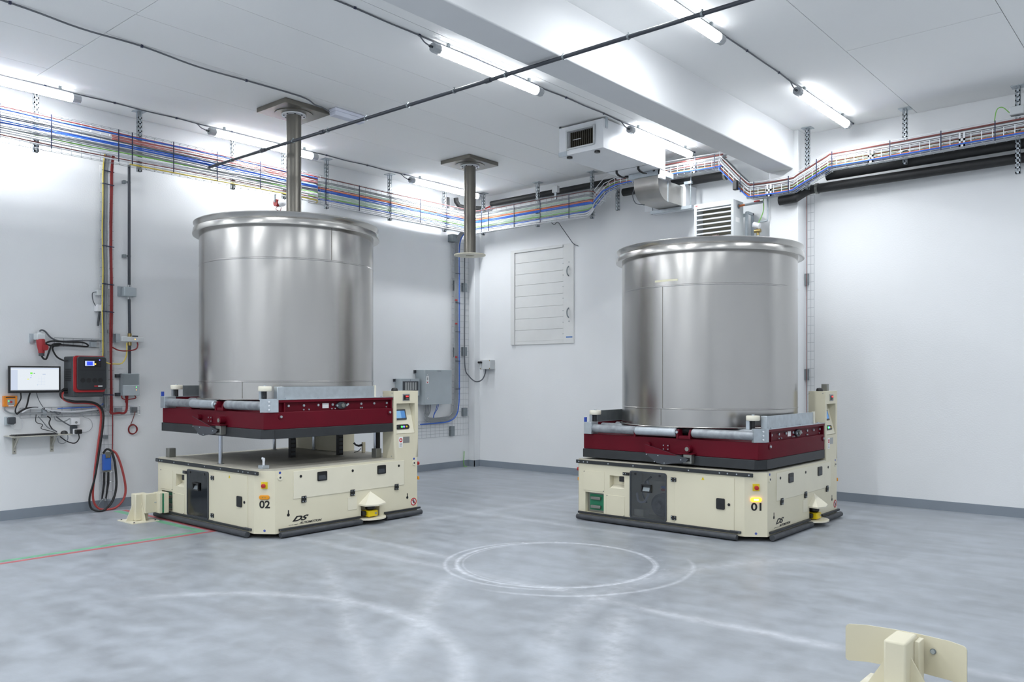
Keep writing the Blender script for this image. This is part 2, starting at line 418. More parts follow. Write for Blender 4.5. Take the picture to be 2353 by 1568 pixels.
struct('trim_2', B(5.335, 5.70, -0.25, 0.02, 0.0, H+0.02), 'wall_paint', bevel=0.01)
struct('trim_3', B(-0.02, 0.14, -0.13, 0.02, 0.0, H+0.02), 'wall_paint', bevel=0.008)
# grey painted skirting
struct('baseboard_left', B(0.0, 0.012, RY, -0.13, 0.0, 0.105), 'base_grey')
bb = MB().box(0.14, 5.335, -0.012, 0.0, 0.0, 0.105).box(5.70, RX, -0.012, 0.0, 0.0, 0.105).box(5.323, 5.712, -0.262, -0.25, 0.0, 0.105)
bb.box(5.70, 5.712, -0.262, 0, 0, 0.105).box(5.323, 5.335, -0.262, 0, 0, 0.105).box(0.0, 0.152, -0.142, -0.13, 0, 0.105).box(0.14, 0.152, -0.142, 0, 0, 0.105)
struct('baseboard_right', bb, 'base_grey')

# shuttered hatch in the right wall
d1 = bpy.data.objects.new('door_1', None); COL.objects.link(d1); d1.location = (1.45, 0, 2.02); WL[d1] = Vector(d1.location); tag(d1, 'white planked wall hatch with two curved pull handles', kind='structure')
fr = MB().box(0.855, 0.935, -0.03, 0.0, 2.02, 3.55).box(0.935, 1.92, -0.03, 0.0, 3.51, 3.55).box(0.935, 1.92, -0.016, 0.0, 2.02, 2.075)
fr.build('frame', 'hatch_white', d1, bevel=0.003)
zz = [2.075, 2.253, 2.436, 2.617, 2.798, 2.979, 3.156, 3.339, 3.51]
for a, b in zip(zz[:-1], zz[1:]): B(0.935, 1.92, -0.012, 0.0, a+0.0018, b-0.0018).build('plank', 'hatch_white', d1, bevel=0.002)
stile = B(1.92, 2.12, -0.016, 0.0, 2.02, 3.555).build('stile', 'hatch_white', d1, bevel=0.003)
for z0, z1 in ((3.056, 3.206), (2.416, 2.566)):
    wire('handle', [(2.025, -0.016, z1), (2.02, -0.045, z1-0.03), (2.018, -0.052, (z0+z1)/2), (2.02, -0.045, z0+0.03), (2.025, -0.016, z0)], 0.009, 'galv_dark', d1)
for z in (3.27, 2.36): disc((2.03, -0.016, z), (0, -1, 0), 0.008, 0.004, 10).build('screw', 'galv_dark', d1)
for z in (3.26, 3.08, 2.9, 2.72, 2.53, 2.35, 2.17): disc((1.915, -0.012, z), (0, -1, 0), 0.006, 0.006, 8).build('hinge_pin', 'galv_dark', d1)
B(1.975, 2.095, -0.0175, -0.016, 2.105, 2.128).build('sticker', 'blue_tape', d1)

# ================================================================== lamps
def lamp(x, yc, label, seen=True):
    L = 1.55; z = 4.44; y0, y1 = yc-L/2, yc+L/2
    t = thing('tube_lamp', (x, yc, z-0.04), label, 'lamp', 'tubular ceiling lamps')
    r = 0.044
    arc = lambda a, b, n: MB().lathe([(r, y0+0.085), (r, y1-0.085)], (x, 0, z), n, 'y', a0=math.radians(a), a1=math.radians(b))
    arc(154, 206, 6).build('tube', 'tube_glow', t, fix=False)            # the side the diodes shine through
    for a, b in ((88, 154), (206, 272)): arc(a, b, 6).build('tube_side', 'tube_side_glow', t, fix=False)
    for a, b in ((30, 88), (272, 330)): arc(a, b, 5).build('tube_back', 'tube_back_glow', t, fix=False)
    m = MB().box(x-0.020, x+0.020, y0+0.085, y1-0.085, z+0.034, z+0.044); m.build('carrier', 'lamp_grey', t)
    for s, ya, yb in ((-1, y0, y0+0.085), (1, y1-0.085, y1)):
        oct_ = [(x+0.045*math.cos(a), z+0.045*math.sin(a)) for a in [math.pi/8+k*math.pi/4 for k in range(8)]]
        MB().extrude([(p, ya, q) for p, q in oct_], (0, yb-ya, 0)).build('end_cap', 'lamp_grey', t, bevel=0.004)
    for yy in (y0+0.2, y1-0.2):
        MB().box(x-0.012, x+0.012, yy-0.012, yy+0.012, z+0.03, H).build('clip', 'galv_dark', t)
    if seen:
        MB().cyl((x, y0, z), (x, y0-0.035, z), 0.012, 10).build('cable_gland', 'dark_grey', t)
    return t
lamp(0.475, -1.107, 'tubular lamp in the far corner by the left wall, crossed by the drop pipe')
lamp(0.475, -4.32, 'tubular lamp above the left wall cable tray, behind the left drop pipe')
lamp(0.475, -7.334, 'tubular lamp cut by the left edge of the picture')
lamp(4.315, -1.107, 'tubular lamp close against the white ceiling ventilation box')
lamp(4.315, -4.32, 'long tubular lamp left of the beam, crossed by the thin dark pipe')
lamp(6.335, -1.107, 'tubular lamp right of the beam, near the right wall')
lamp(6.335, -4.32, 'tubular lamp right of the beam at the top edge of the picture')
for x in (4.315, 6.335, 10.2, 0.475):  # unseen lamps added for light, following the pattern of the visible rows
    for yc in (-7.5, -10.7, -13.2):
        if x == 0.475 and yc == -7.5: continue
        lamp(x, yc, 'unseen tubular ceiling lamp behind the camera', False)
for yc in (-1.107, -4.32): lamp(10.2, yc, 'unseen tubular ceiling lamp outside the right edge', False)  # rest of the added row, also unseen
# supply cables of the lamp rows, clipped to the ceiling
def ceiling_cable(x, ys, ends, label, xl):
    t = thing('lamp_cable', (x, ys[0], H-0.02), label, 'cable')
    k = []
    n = int((ys[1]-ys[0])/0.35)
    for i in range(n+1):
        y = ys[0] + (ys[1]-ys[0])*i/n
        k.append((x + random.uniform(-.006, .006), y, H-0.008-(0.006 if i % 2 else 0)))
    wire('cord', k, 0.007, 'cable_dgrey', t, n=3)
    for i in range(0, n+1, 2): B(x-0.008, x+0.008, k[i][1]-0.01, k[i][1]+0.01, H-0.018, H).build('cable_clip', 'tie_navy', t)
    for y in ends: wire('drop_lead', [(x, y-0.16, H-0.01), (x+(xl-x)*0.3, y-0.12, H-0.025), (x+(xl-x)*0.8, y-0.09, 4.46), (xl, y-0.035, 4.44)], 0.006, 'cable_dgrey', t)
ceiling_cable(0.40, (-9.0, -0.15), (-1.882, -5.095), 'grey cable of the lamp row along the left wall', 0.475)
ceiling_cable(4.27, (-9.5, -0.2), (-1.882, -5.095), 'grey cable of the lamp row left of the beam', 4.315)
ceiling_cable(6.31, (-9.5, -0.1), (-1.882, -5.095), 'grey cable of the lamp row right of the beam', 6.335)
mc = thing('lamp_cable', (2.2, -6, H-0.02), 'sagging grey cable across the ceiling to the unlit emergency light', 'cable')
pts = [(2.27, -9.0, H-.01)] + [(2.27 - 0.03*(i+1), -7.8+0.55*i, H-0.012-(0.02 if i % 2 else 0)) for i in range(5)] + [(2.13, -4.95, H-0.01), (2.10, -4.75, H-0.04), (2.04, -4.62, H-0.02), (2.05, -4.52, H-0.05)]
wire('cord', pts, 0.008, 'cable_dgrey', mc)
for p in pts[1:6:2]: B(p[0]-.008, p[0]+.008, p[1]-.01, p[1]+.01, H-.024, H).build('cable_clip', 'tie_navy', mc)
el = thing('emergency_light', (2.06, -4.25, 4.44), 'unlit white emergency light box on the ceiling beside the left drop pipe', 'lamp')
B(1.995, 2.125, -4.49, -4.06, 4.49, H-0.003).build('housing', 'emergency_white', el, bevel=0.008)
MB().extrude([(2.0, -4.485, 4.49), (2.12, -4.485, 4.49), (2.11, -4.485, 4.445), (2.01, -4.485, 4.445)], (0, 0.42, 0)).build('diffuser', 'emergency_white', el, bevel=0.006)
for y in (-4.42, -4.13): B(2.05, 2.07, y-.01, y+.01, H-.02, H).build('clip', 'galv_dark', el)

# thin dark pipe hanging under the beam, across the hall
ap = thing('sampling_pipe', (3.8, -5.0, 4.0), 'thin dark grey pipe hung under the beam straight across the hall', 'pipe')
MB().cyl((0.26, -5.05, 4.03), (11.5, -4.93, 4.03), 0.016, 10).build('pipe', 'conduit', ap)
for i in range(18):
    x = 0.9 + i*0.6; y = -5.05 + 0.12*(x-0.26)/11.24
    if 5.25 < x < 5.7: continue
    MB().cyl((x-0.008, y, 4.03), (x+0.008, y, 4.03), 0.022, 10).box(x-0.004, x+0.004, y-0.006, y+0.006, 4.045, 4.062).build('pipe_clip', 'galv_dark', ap)
for x in (1.55, 2.6, 4.9, 7.5): MB().cyl((x-0.03, -5.05+.12*(x-.26)/11.24, 4.03), (x+0.03, -5.05+.12*(x-.26)/11.24, 4.03), 0.021, 10).build('coupling', 'conduit', ap)

# steel drop pipes with ceiling plates
def drop_pipe(cx, cy, label):
    t = thing('drop_pipe', (cx, cy, 3.2), label, 'pipe', 'steel drop pipes from the ceiling')
    MB().box(cx-0.28, cx+0.28, cy-0.30, cy+0.29, 4.475, H-0.002).build('ceiling_plate', 'steel_pipe', t, bevel=0.004)
    MB().lathe([(0.0, 4.474), (0.21, 4.474), (0.21, 4.468), (0.0, 4.468)], (cx, cy, 0), 36).build('cover_disc', 'steel_pipe', t)
    MB().lathe([(0.08, 4.466), (0.135, 4.466), (0.135, 4.452), (0.08, 4.452)], (cx, cy, 0), 32, closed=True).build('flange_ring', 'white_metal', t)
    for k in range(8):
        a = k*math.pi/4+.3; MB().cyl((cx+.112*math.cos(a), cy+.112*math.sin(a), 4.452), (cx+.112*math.cos(a), cy+.112*math.sin(a), 4.444), 0.010, 8).build('flange_bolt', 'dark_grey', t)
    MB().lathe([(0.082, 4.46), (0.082, 3.80), (0.078, 3.76), (0.083, 3.74), (0.083, 3.23)], (cx, cy, 0), 32).build('pipe', 'steel_pipe', t)
    MB().lathe([(0.06, 3.222), (0.222, 3.222), (0.222, 3.207), (0.06, 3.207)], (cx, cy, 0), 40, closed=True).build('bottom_flange', 'beige_light', t)
drop_pipe(1.69, -4.74, 'steel drop pipe from a square ceiling plate into the open tank on the raised vehicle')
drop_pipe(1.63, -1.80, 'steel drop pipe with a free hanging end disc near the room corner')

# ================================================================== guided vehicles
BX, BY = 1.025, 0.955
def roundrect(w, h, r, n=5):
    out = []
    for cx, cy, a0 in ((w-r, h-r, 0), (r, h-r, 90), (r, r, 180), (w-r, r, 270)):
        for k in range(n+1):
            a = math.radians(a0 + 90*k/n); out.append((cx + r*math.cos(a), cy + r*math.sin(a)))
    return out
def vehicle(loc, num, lift, lit, label):
    V = thing('guided_vehicle', (loc[0], loc[1], 0), label, 'vehicle', 'guided vehicles carrying steel tanks')
    m = lambda: MB(True)
    LX = lambda x, z, y=-BY: (x, y, z)      # left side face (towards -y)
    # ---- chassis shell: left face with openings, chamfers, right face with scanner niche
    z0, z1 = 0.045, 0.63
    b = m()
    b.holed((-1.0, -BY, z0), (1, 0, 0), (0, 0, 1), 1.86, z1-z0,
            [(1.0-0.36, 1.0+0.05, 0.10-z0, 0.555-z0, 0.22), (1.0-0.611, 1.0-0.435, 0.36-z0, 0.492-z0, 0.07), (1.0-0.918, 1.0-0.685, 0.085-z0, 0.295-z0, 0.06)])
    b.holed((BX, -0.836, z0), (0, 1, 0), (0, 0, 1), 1.776, z1-z0, [(0.836+0.166, 0.836+0.411, 0.062-z0, 0.20-z0, 0.16)])
    c = [(0.86, -BY), (BX, -0.836)]
    def quad(p, q): b.face([(p[0], p[1], z0), (q[0], q[1], z0), (q[0], q[1], z1), (p[0], p[1], z1)])
    ring = [(-1.0, -BY), (0.86, -BY), (BX, -0.836), (BX, 0.94), (1.01, BY), (-0.86, BY), (-BX, 0.836), (-BX, -0.93)]
    quad(ring[1], ring[2])
    for i in range(3, 8): quad(ring[i], ring[(i+1) % 8])
    b.face([(p[0], p[1], z1) for p in ring]); b.face([(p[0], p[1], z0) for p in reversed(ring)])
    body = b.build('body', 'beige', V, fix=True)
    m().prism([(p[0]*0.997, p[1]*0.997) for p in ring], z1, z1+0.008).build('deck', 'beige_deck', V)
    for sx in (-1, 1):
        for sy in (-1, 1):
            m().cyl((sx*0.72-0.03, sy*0.66, 0.075), (sx*0.72+0.03, sy*0.66, 0.075), 0.075, 20).build('drive_wheel', 'rubber', V)
    # ---- left face
    es = m().box(-1.03, 0.945, -BY-0.016, -BY, 0.592, 0.628).build('edge_strip', 'skirt_black', V, bevel=0.004)
    for x in (-0.99, -0.93, -0.88, -0.62, -0.32, 0.0, 0.30, 0.62, 0.70, 0.79, 0.91):
        disc((x, -BY-0.016, 0.61), (0, -1, 0), 0.007, 0.003, 8, True).build('strip_bolt', 'galv', es)
    dp = m().box(0.146, 0.761, -BY-0.006, -BY, 0.075, 0.575).build('side_door', 'beige', V, bevel=0.003)
    poly = [LX(0.585+p[0], 0.272+p[1], -BY-0.006) for p in roundrect(0.085, 0.102, 0.012)]
    m().extrude(poly, (0, -0.01, 0)).build('door_handle', 'black_plastic', dp)
    disc((0.71, -BY-0.006, 0.323), (0, -1, 0), 0.013, 0.005, 14, True).build('door_lock', 'black_plastic', dp)
    tri = [(0.43, -BY-0.0065, 0.53), (0.462, -BY-0.0065, 0.53), (0.446, -BY-0.0065, 0.56)]
    tr = m().extrude(tri, (0, -0.001, 0)).build('warning_triangle', 'yellow', dp)
    m().extrude([(0.444, -BY-0.0076, 0.552), (0.449, -BY-0.0076, 0.545), (0.446, -BY-0.0076, 0.544), (0.448, -BY-0.0076, 0.535), (0.442, -BY-0.0076, 0.546), (0.445, -BY-0.0076, 0.546)], (0, -0.0006, 0)).build('lightning_mark', 'ink', dp)
    for z in (0.508, 0.137):
        h = m().box(0.105, 0.163, -BY-0.014, -BY, z-0.020, z+0.020).build('hinge', 'black_plastic', V, bevel=0.003)
        for ax in (0.115, 0.152):
            for az in (-0.012, 0.012): disc((ax, -BY-0.014, z+az), (0, -1, 0), 0.005, 0.002, 8, True).build('hinge_screw', 'galv', h)
    h = m().box(-0.446, -0.372, -BY-0.016, -BY, 0.508, 0.537).build('latch', 'black_plastic', V, bevel=0.003)
    for ax in (-0.435, -0.41): disc((ax, -BY-0.016, 0.524), (0, -1, 0), 0.005, 0.002, 8, True).build('latch_screw', 'galv', h)
    # window flap
    win = m()
    o1 = [(-0.364+p[0], 0.085+p[1]) for p in roundrect(0.419, 0.475, 0.025)]; i1 = [(-0.352+p[0], 0.097+p[1]) for p in roundrect(0.395, 0.451, 0.018)]
    n = len(o1)
    for k in range(n):
        k2 = (k+1) % n
        A = [LX(*o1[k], y=-BY-0.012), LX(*o1[k2], y=-BY-0.012), LX(*i1[k2], y=-BY-0.012), LX(*i1[k], y=-BY-0.012)]
        win.face(A); win.face([LX(*o1[k], y=-BY), LX(*o1[k2], y=-BY), A[1], A[0]]); win.face([A[3], A[2], LX(*i1[k2], y=-BY), LX(*i1[k], y=-BY)])
    wf = win.build('window_frame', 'dark_grey', V)
    m().extrude([LX(*p, y=-BY-0.004) for p in i1], (0, -0.005, 0)).build('window_pane', 'smoked_pane', wf)
    hf = m().holed((-0.223, -BY-0.026, 0.357), (1, 0, 0), (0, 0, 1), 0.113, 0.08, [(0.012, 0.101, 0.012, 0.066, 0.02)])
    hf.box(-0.223, -0.110, -BY-0.0255, -BY-0.009, 0.357, 0.368).box(-0.223, -0.110, -BY-0.0255, -BY-0.009, 0.426, 0.437).build('window_handle', 'black_plastic', wf)
    m().extrude([(-0.205, -BY-0.0265, 0.37), (-0.128, -BY-0.0265, 0.37), (-0.128, -BY-0.0095, 0.405), (-0.205, -BY-0.0095, 0.405)], (0, 0.001, 0)).build('handle_grip', 'galv_dark', wf)
    for x in (-0.30, -0.02): disc((x, -BY-0.009, 0.53), (0, -1, 0), 0.012, 0.004, 10, True).build('window_stud', 'black_plastic', wf)
    # behind the pane
    wire('hose_loop', [(-0.2, -BY+0.06, 0.46), (-0.17, -BY+0.05, 0.38), (-0.22, -BY+0.05, 0.26), (-0.30, -BY+0.06, 0.25), (-0.33, -BY+0.07, 0.33)], 0.012, 'cable_white', V, local=True)
    wire('hose_loop', [(-0.18, -BY+0.10, 0.5), (-0.24, -BY+0.09, 0.44), (-0.27, -BY+0.09, 0.33), (-0.22, -BY+0.08, 0.24)], 0.010, 'cable_black', V, local=True)
    m().lathe([(0.0, -BY+0.04), (0.03, -BY+0.04), (0.05, -BY+0.07), (0.085, -BY+0.07), (0.115, -BY+0.10), (0.115, -BY+0.2), (0.0, -BY+0.2)], (-0.065, 0, 0.225), 28, 'y').build('drive_motor', 'rubber', V)
    m().box(-0.35, -0.24, -BY+0.05, -BY+0.16, 0.102, 0.17).build('terminal_block', 'beige', V)
    m().box(-0.16, 0.03, -BY+0.12, -BY+0.21, 0.44, 0.46).build('inner_shelf', 'beige', V)
    m().box(-0.05, 0.0, -BY+0.07, -BY+0.1, 0.40, 0.42).build('fuse', 'connector_blue', V); m().box(-0.05, 0.0, -BY+0.07, -BY+0.1, 0.375, 0.395).build('fuse', 'red', V)
    # recess with key switch
    m().box(-0.50, -0.44, -BY+0.005, -BY+0.06, 0.435, 0.488).build('key_switch', 'black_plastic', V, bevel=0.004)
    m().extrude([(-0.608, -BY+0.068, 0.395), (-0.438, -BY+0.068, 0.395), (-0.438, -BY+0.002, 0.362), (-0.608, -BY+0.002, 0.362)], (0, 0, -0.001)).build('recess_sill', 'beige_light', V)
    m().box(-0.945, -0.675, -BY-0.004, -BY, 0.312, 0.52).build('cover_panel', 'beige', V, bevel=0.002)
    m().box(-0.65, -0.428, -BY-0.004, -BY, 0.085, 0.29).build('cover_panel', 'beige', V, bevel=0.002)
    for p in ((-0.93, 0.51), (-0.685, 0.32), (-0.642, 0.282), (-0.436, 0.093)): disc((p[0], -BY-0.004, p[1]), (0, -1, 0), 0.005, 0.003, 8, True).build('cover_screw', 'dark_grey', V)
    # charging contacts
    pc = m().box(-0.91, -0.692, -BY+0.045, -BY+0.058, 0.09, 0.29).build('contact_frame', 'block_steel', V)
    m().box(-0.885, -0.705, -BY+0.040, -BY+0.045, 0.11, 0.275).build('contact_board', 'pcb_green', pc)
    for z in (0.235, 0.145): m().box(-0.86, -0.74, -BY+0.01, -BY+0.04, z-0.016, z+0.016).build('contact_pad', 'block_steel', pc, bevel=0.005)
    # bumpers all around
    def bumper(p, q, nrm):
        p, q, nrm = Vector(p), Vector(q), Vector(nrm)
        d = (q-p).normalized()
        t = m().cyl(p + nrm*0.030 + Vector((0,0,0.034)), q + nrm*0.030 + Vector((0,0,0.034)), 0.027, 12).build('bumper', 'rubber', V)
        c0 = (p+q)/2 + nrm*0.012 + Vector((0,0,0.078))
        m().obox(c0, d, nrm, (0,0,1), (q-p).length/2, 0.012, 0.010).build('bumper_rail', 'skirt_black', t, bevel=0.002)
    bumper((-1.0, -BY, 0), (0.80, -BY, 0), (0, -1, 0))
    bumper((BX, -0.80, 0), (BX, 0.15, 0), (1, 0, 0)); bumper((BX, 0.47, 0), (BX, 0.97, 0), (1, 0, 0))
    bumper((0.84, BY, 0), (-0.84, BY, 0), (0, 1, 0)); bumper((-BX, 0.8, 0), (-BX, -0.8, 0), (-1, 0, 0))
    m().box(0.72, 0.83, -BY-0.02, -BY, 0.07, 0.092).build('bumper_end', 'rubber', V, bevel=0.004)
    # ---- corner chamfer: number, emergency stop, indicator
    p0, p1 = Vector((0.86, -BY, 0)), Vector((BX, -0.836, 0)); u = (p1-p0).normalized(); nn = Vector((u.y, -u.x, 0)); mid = (p0+p1)/2
    up = Vector((0, 0, 1))
    def ch(s, z, off=0.0): return mid + u*s + up*z + nn*off
    text('number_marking', num, 0.088, ch(0.002, 0.283, 0.0008), u, up, 'ink', V, align='CENTER', bold=0.0022, fit=(0.102 if num == '02' else 0.092, 0.072))
    es2 = m().obox(ch(0, 0.496, 0.004), u, up, nn, 0.030, 0.031, 0.004).build('stop_plate', 'yellow', V)
    m().tube([ch(0, 0.494, 0.008), ch(0, 0.494, 0.022), ch(0, 0.494, 0.022), ch(0, 0.494, 0.036), ch(0, 0.494, 0.040)], [0.012, 0.012, 0.020, 0.020, 0.014], 18).build('stop_button', 'estop_red', es2)
    ov = []
    for k in range(28):
        a = 2*math.pi*k/28; cx_ = 0.030 if math.cos(a) > 0 else -0.030
        ov.append(ch(cx_ + 0.020*math.cos(a), 0.385 + 0.020*math.sin(a), 0))
    il = m().extrude(ov, nn*0.014).build('indicator_light', 'orange_lit' if lit else 'orange_plain', V, bevel=0.004)
    if lit: m().obox(ch(0, 0.385, 0.0145), u, up, nn, 0.020, 0.007, 0.0015).build('lamp_core', 'orange_core', il, bevel=0.001)
    else:
        for s in (-0.012, 0.012): m().obox(ch(s, 0.385, 0.0145), u, up, nn, 0.005, 0.004, 0.0008).build('lamp_mark', 'brass', il)
    bs = m().cyl(ch(0, 0.075, 0), ch(0, 0.075, 0.001), 0.011, 18).build('blue_sticker', 'blue_sticker', V)
    text('sticker_mark', 'i', 0.018, ch(0, 0.069, 0.0012), u, up, 'sign_white', bs, align='CENTER')
    # ---- right face
    ht = m().box(BX, BX+0.005, -0.640, 0.748, 0.348, 0.610).build('side_hatch', 'beige_light', V, bevel=0.002)
    for y in (-0.56, 0.057, 0.671): disc((BX+0.005, y, 0.557), (1, 0, 0), 0.013, 0.004, 14, True).build('hatch_lock', 'black_plastic', ht)
    for y in (-0.371, 0.376):
        hm = m()
        hm.extrude([(BX+0.005, y+p[0], 0.492+p[1]) for p in roundrect(0.112, 0.09, 0.010)], (0.008, 0, 0)).build('hatch_handle', 'black_plastic', ht)
        m().extrude([(BX+0.0135, y+0.012, 0.504), (BX+0.0135, y+0.100, 0.504), (BX+0.0135, y+0.088, 0.546), (BX+0.0135, y+0.012, 0.546)], (0.0006, 0, 0)).build('grip_well', 'dark_grey', ht)
    for y in (-0.552, 0.029, 0.613):
        hg = m().box(BX, BX+0.014, y, y+0.053, 0.304, 0.366).build('hatch_hinge', 'black_plastic', V, bevel=0.003)
        for ay in (0.012, 0.041):
            for az in (0.316, 0.355): disc((BX+0.014, y+ay, az), (1, 0, 0), 0.006, 0.002, 8, True).build('hinge_screw', 'galv', hg)
    m().box(BX, BX+0.004, 0.0, 0.112, 0.162, 0.292).build('cover_panel', 'beige_light', V, bevel=0.002)
    for y, zb, zp in ((-0.785, 0.609, 0.564), (0.893, 0.614, 0.569)):
        b_ = disc((BX, y, zb), (1, 0, 0), 0.012, 0.001, 16, True).build('blue_sticker', 'blue_sticker', V)
        pt = disc((BX, y, zp), (1, 0, 0), 0.026, 0.006, 20, True).build('port', 'beige_light', V)
        disc((BX+0.006, y, zp), (1, 0, 0), 0.010, 0.002, 14, True).build('port_hole', 'dark_grey', pt)
    for y in (-0.694, 0.796):
        kh = disc((BX, y, 0.205), (1, 0, 0), 0.015, 0.0015, 16, True); kh.box(BX, BX+0.0015, y-0.005, y+0.006, 0.215, 0.25); kh.build('lifting_keyhole', 'ink', V)
    text('maker_lettering', 'DS', 0.078, (BX+0.0006, -0.652, 0.134), (0, 1, 0), up, 'ink', V, shear=0.5, bold=0.003, fit=(0.185, 0.050))
    text('maker_lettering', 'AUTOMOTION', 0.034, (BX+0.0006, -0.572, 0.103), (0, 1, 0), up, 'ink', V, shear=0.35, bold=0.0009, fit=(0.256, 0.021))
    for y, w in ((-0.69, 0.022), (-0.662, 0.024), (-0.63, 0.042)): m().box(BX, BX+0.0012, y, y+w, 0.1045, 0.108).build('maker_dash', 'ink', V)
    # no-entry pictogram
    ns = disc((BX, 0.887, 0.150), (1, 0, 0), 0.041, 0.001, 30, True).build('prohibition_sign', 'sign_white', V)
    m().lathe([(0.0315, 0), (0.042, 0), (0.042, 0.0012), (0.0315, 0.0012)], (BX+0.001, 0.887, 0.150), 30, 'x', closed=True).build('sign_ring', 'sign_red', ns)
    m().obox((BX+0.0022, 0.887, 0.150), (0, 0.7, -0.7), (1, 0, 0), (0, 0.7, 0.7), 0.034, 0.0006, 0.0045).build('sign_bar', 'sign_red', ns)
    pg = disc((BX+0.001, 0.889, 0.171), (1, 0, 0), 0.006, 0.0007, 12, True)
    for a, bb in (((0.889, 0.163), (0.886, 0.147)), ((0.886, 0.147), (0.897, 0.130)), ((0.886, 0.147), (0.875, 0.131)), ((0.889, 0.162), (0.901, 0.150)), ((0.888, 0.162), (0.874, 0.153))):
        A_, B_ = Vector((BX+0.0015, *a)), Vector((BX+0.0015, *bb)); pg.cyl(A_, B_, 0.0034, 6)
    pg.build('sign_figure', 'ink', ns)
    # scanner niche
    m().lathe([(0.0, 0.048), (0.175, 0.048), (0.175, 0.062), (0.0, 0.062)], (BX-0.035, 0.30, 0), 24, a0=-math.pi/2, a1=math.pi/2).build('scanner_tray', 'beige_light', V)
    rf = m(); yc = 0.288; xa, xo = BX, BX+0.12
    top = (BX-0.0, yc, 0.325); e = [(xa, yc-0.150, 0.212), (xo-0.03, yc-0.135, 0.206), (xo, yc, 0.200), (xo-0.03, yc+0.135, 0.206), (xa, yc+0.150, 0.212)]
    for p, q in zip(e[:-1], e[1:]): rf.face([p, q, top]); rf.face([(p[0], p[1], p[2]-0.015), (q[0], q[1], q[2]-0.015), q, p])
    rf.face([(p[0], p[1], p[2]-0.015) for p in e]); rf.face([top] + [e[-1], e[0]]); rf.face([e[0], e[-1], (*e[-1][:2], e[-1][2]-0.015), (*e[0][:2], e[0][2]-0.015)])
    rf.build('scanner_roof', 'beige_light', V)
    sc = m().box(BX-0.06, BX+0.055, yc-0.062, yc+0.058, 0.072, 0.134).build('scanner', 'scanner_yellow', V, bevel=0.008)
    m().lathe([(0.036, 0.134), (0.052, 0.150), (0.052, 0.192), (0.0, 0.195)], (BX, yc, 0), 20).build('scanner_head', 'black_plastic', sc)
    m().box(BX-0.03, BX+0.02, yc-0.11, yc-0.063, 0.085, 0.13).build('scanner_plug', 'black_plastic', sc, bevel=0.006)
    m().box(BX+0.055, BX+0.0565, yc+0.015, yc+0.042, 0.092, 0.112).build('scanner_label', 'plate_grey', sc)
    # ---- control console
    ya, yb, xb, zt = 0.605, 0.952, 0.848, 1.352
    cs = m()
    cs.holed((BX, ya, z1), (0, 1, 0), (0, 0, 1), yb-ya, zt-z1, [(0.040, 0.300, 0.893-z1, 1.218-z1, 0.115)])
    cs.face([(xb, ya, z1), (BX, ya, z1), (BX, ya, zt), (xb, ya, zt)]); cs.face([(xb, yb, z1), (BX, yb, z1), (BX, yb, zt), (xb, yb, zt)])
    cs.face([(xb, ya, z1), (xb, yb, z1), (xb, yb, zt), (xb, ya, zt)]); cs.face([(xb, ya, zt), (BX, ya, zt), (BX, yb, zt), (xb, yb, zt)])
    con = cs.build('console', 'beige', V, fix=True)
    for p in ((0.855, 1.33), (1.0, 1.33), (0.99, 0.66)): disc((p[0], ya, p[1]), (0, -1, 0), 0.005, 0.003, 8, True).build('console_screw', 'galv_dark', con)
    # sloped operating panel in the niche
    q0, q1 = Vector((BX-0.004, 0, 0.897)), Vector((BX-0.085, 0, 1.212)); sl = (q1-q0).normalized(); sn = Vector((-sl.z, 0, sl.x)) * -1
    pan = m().extrude([(q0.x, ya+0.042, q0.z), (q0.x, ya+0.298, q0.z), (q1.x, ya+0.298, q1.z), (q1.x, ya+0.042, q1.z)], tuple(sn*-0.006)).build('operating_panel', 'beige_light', con)
    def pp(y, t, off=0.0): return Vector((0, y, 0)) + q0 + sl*t + sn*off
    def onp(nm, y, t, w, hgt, d, mm, par, bv=0.0): return m().obox(pp(y, t, d/2), (0, 1, 0), sl, sn, w/2, hgt/2, d/2).build(nm, mm, par, bevel=bv)
    sb = onp('screen_housing', 0.732, 0.205, 0.172, 0.112, 0.014, 'dark_grey', con, 0.004)
    m().obox(pp(0.708, 0.205, 0.0148), (0, 1, 0), sl, sn, 0.034, 0.040, 0.0008).build('screen', 'screen_pale', sb)
    m().obox(pp(0.771, 0.205, 0.0148), (0, 1, 0), sl, sn, 0.029, 0.040, 0.0008).build('screen', 'screen_blue', sb)
    bp_ = m().extrude([tuple(pp(0.648 + p[0], 0.045 + p[1], 0)) for p in roundrect(0.195, 0.052, 0.026)], tuple(sn*0.006)).build('button_strip', 'black_plastic', con)
    for y, mm in ((0.672, 'dark_grey'), (0.700, 'black_plastic'), (0.732, 'led_green'), (0.762, 'led_blue'), (0.800, 'yellow')):
        m().cyl(pp(y, 0.071, 0.006), pp(y, 0.071, 0.011), 0.010, 12).build('push_button', mm, bp_)
    mt = m().box(BX, BX+0.006, 0.727, 0.827, 1.248, 1.320).build('charge_meter', 'plate_grey', con, bevel=0.003)
    m().box(BX+0.006, BX+0.008, 0.737, 0.817, 1.256, 1.306).build('meter_face', 'ink', mt)
    m().box(BX+0.008, BX+0.009, 0.770, 0.784, 1.286, 1.299).build('meter_digit', 'led_red', mt); m().box(BX+0.008, BX+0.009, 0.790, 0.806, 1.286, 1.299).build('meter_digit', 'led_red', mt)
    m().box(BX+0.008, BX+0.009, 0.768, 0.808, 1.264, 1.271).build('meter_mark', 'plate_grey', mt)
    lb = m().box(BX, BX+0.001, 0.676, 0.731, 0.748, 0.862).build('instruction_label', 'sign_white', con)
    m().lathe([(0.010, 0), (0.022, 0), (0.022, 0.0006), (0.010, 0.0006)], (BX+0.001, 0.704, 0.826), 20, 'x', closed=True).build('label_ring', 'sign_red', lb)
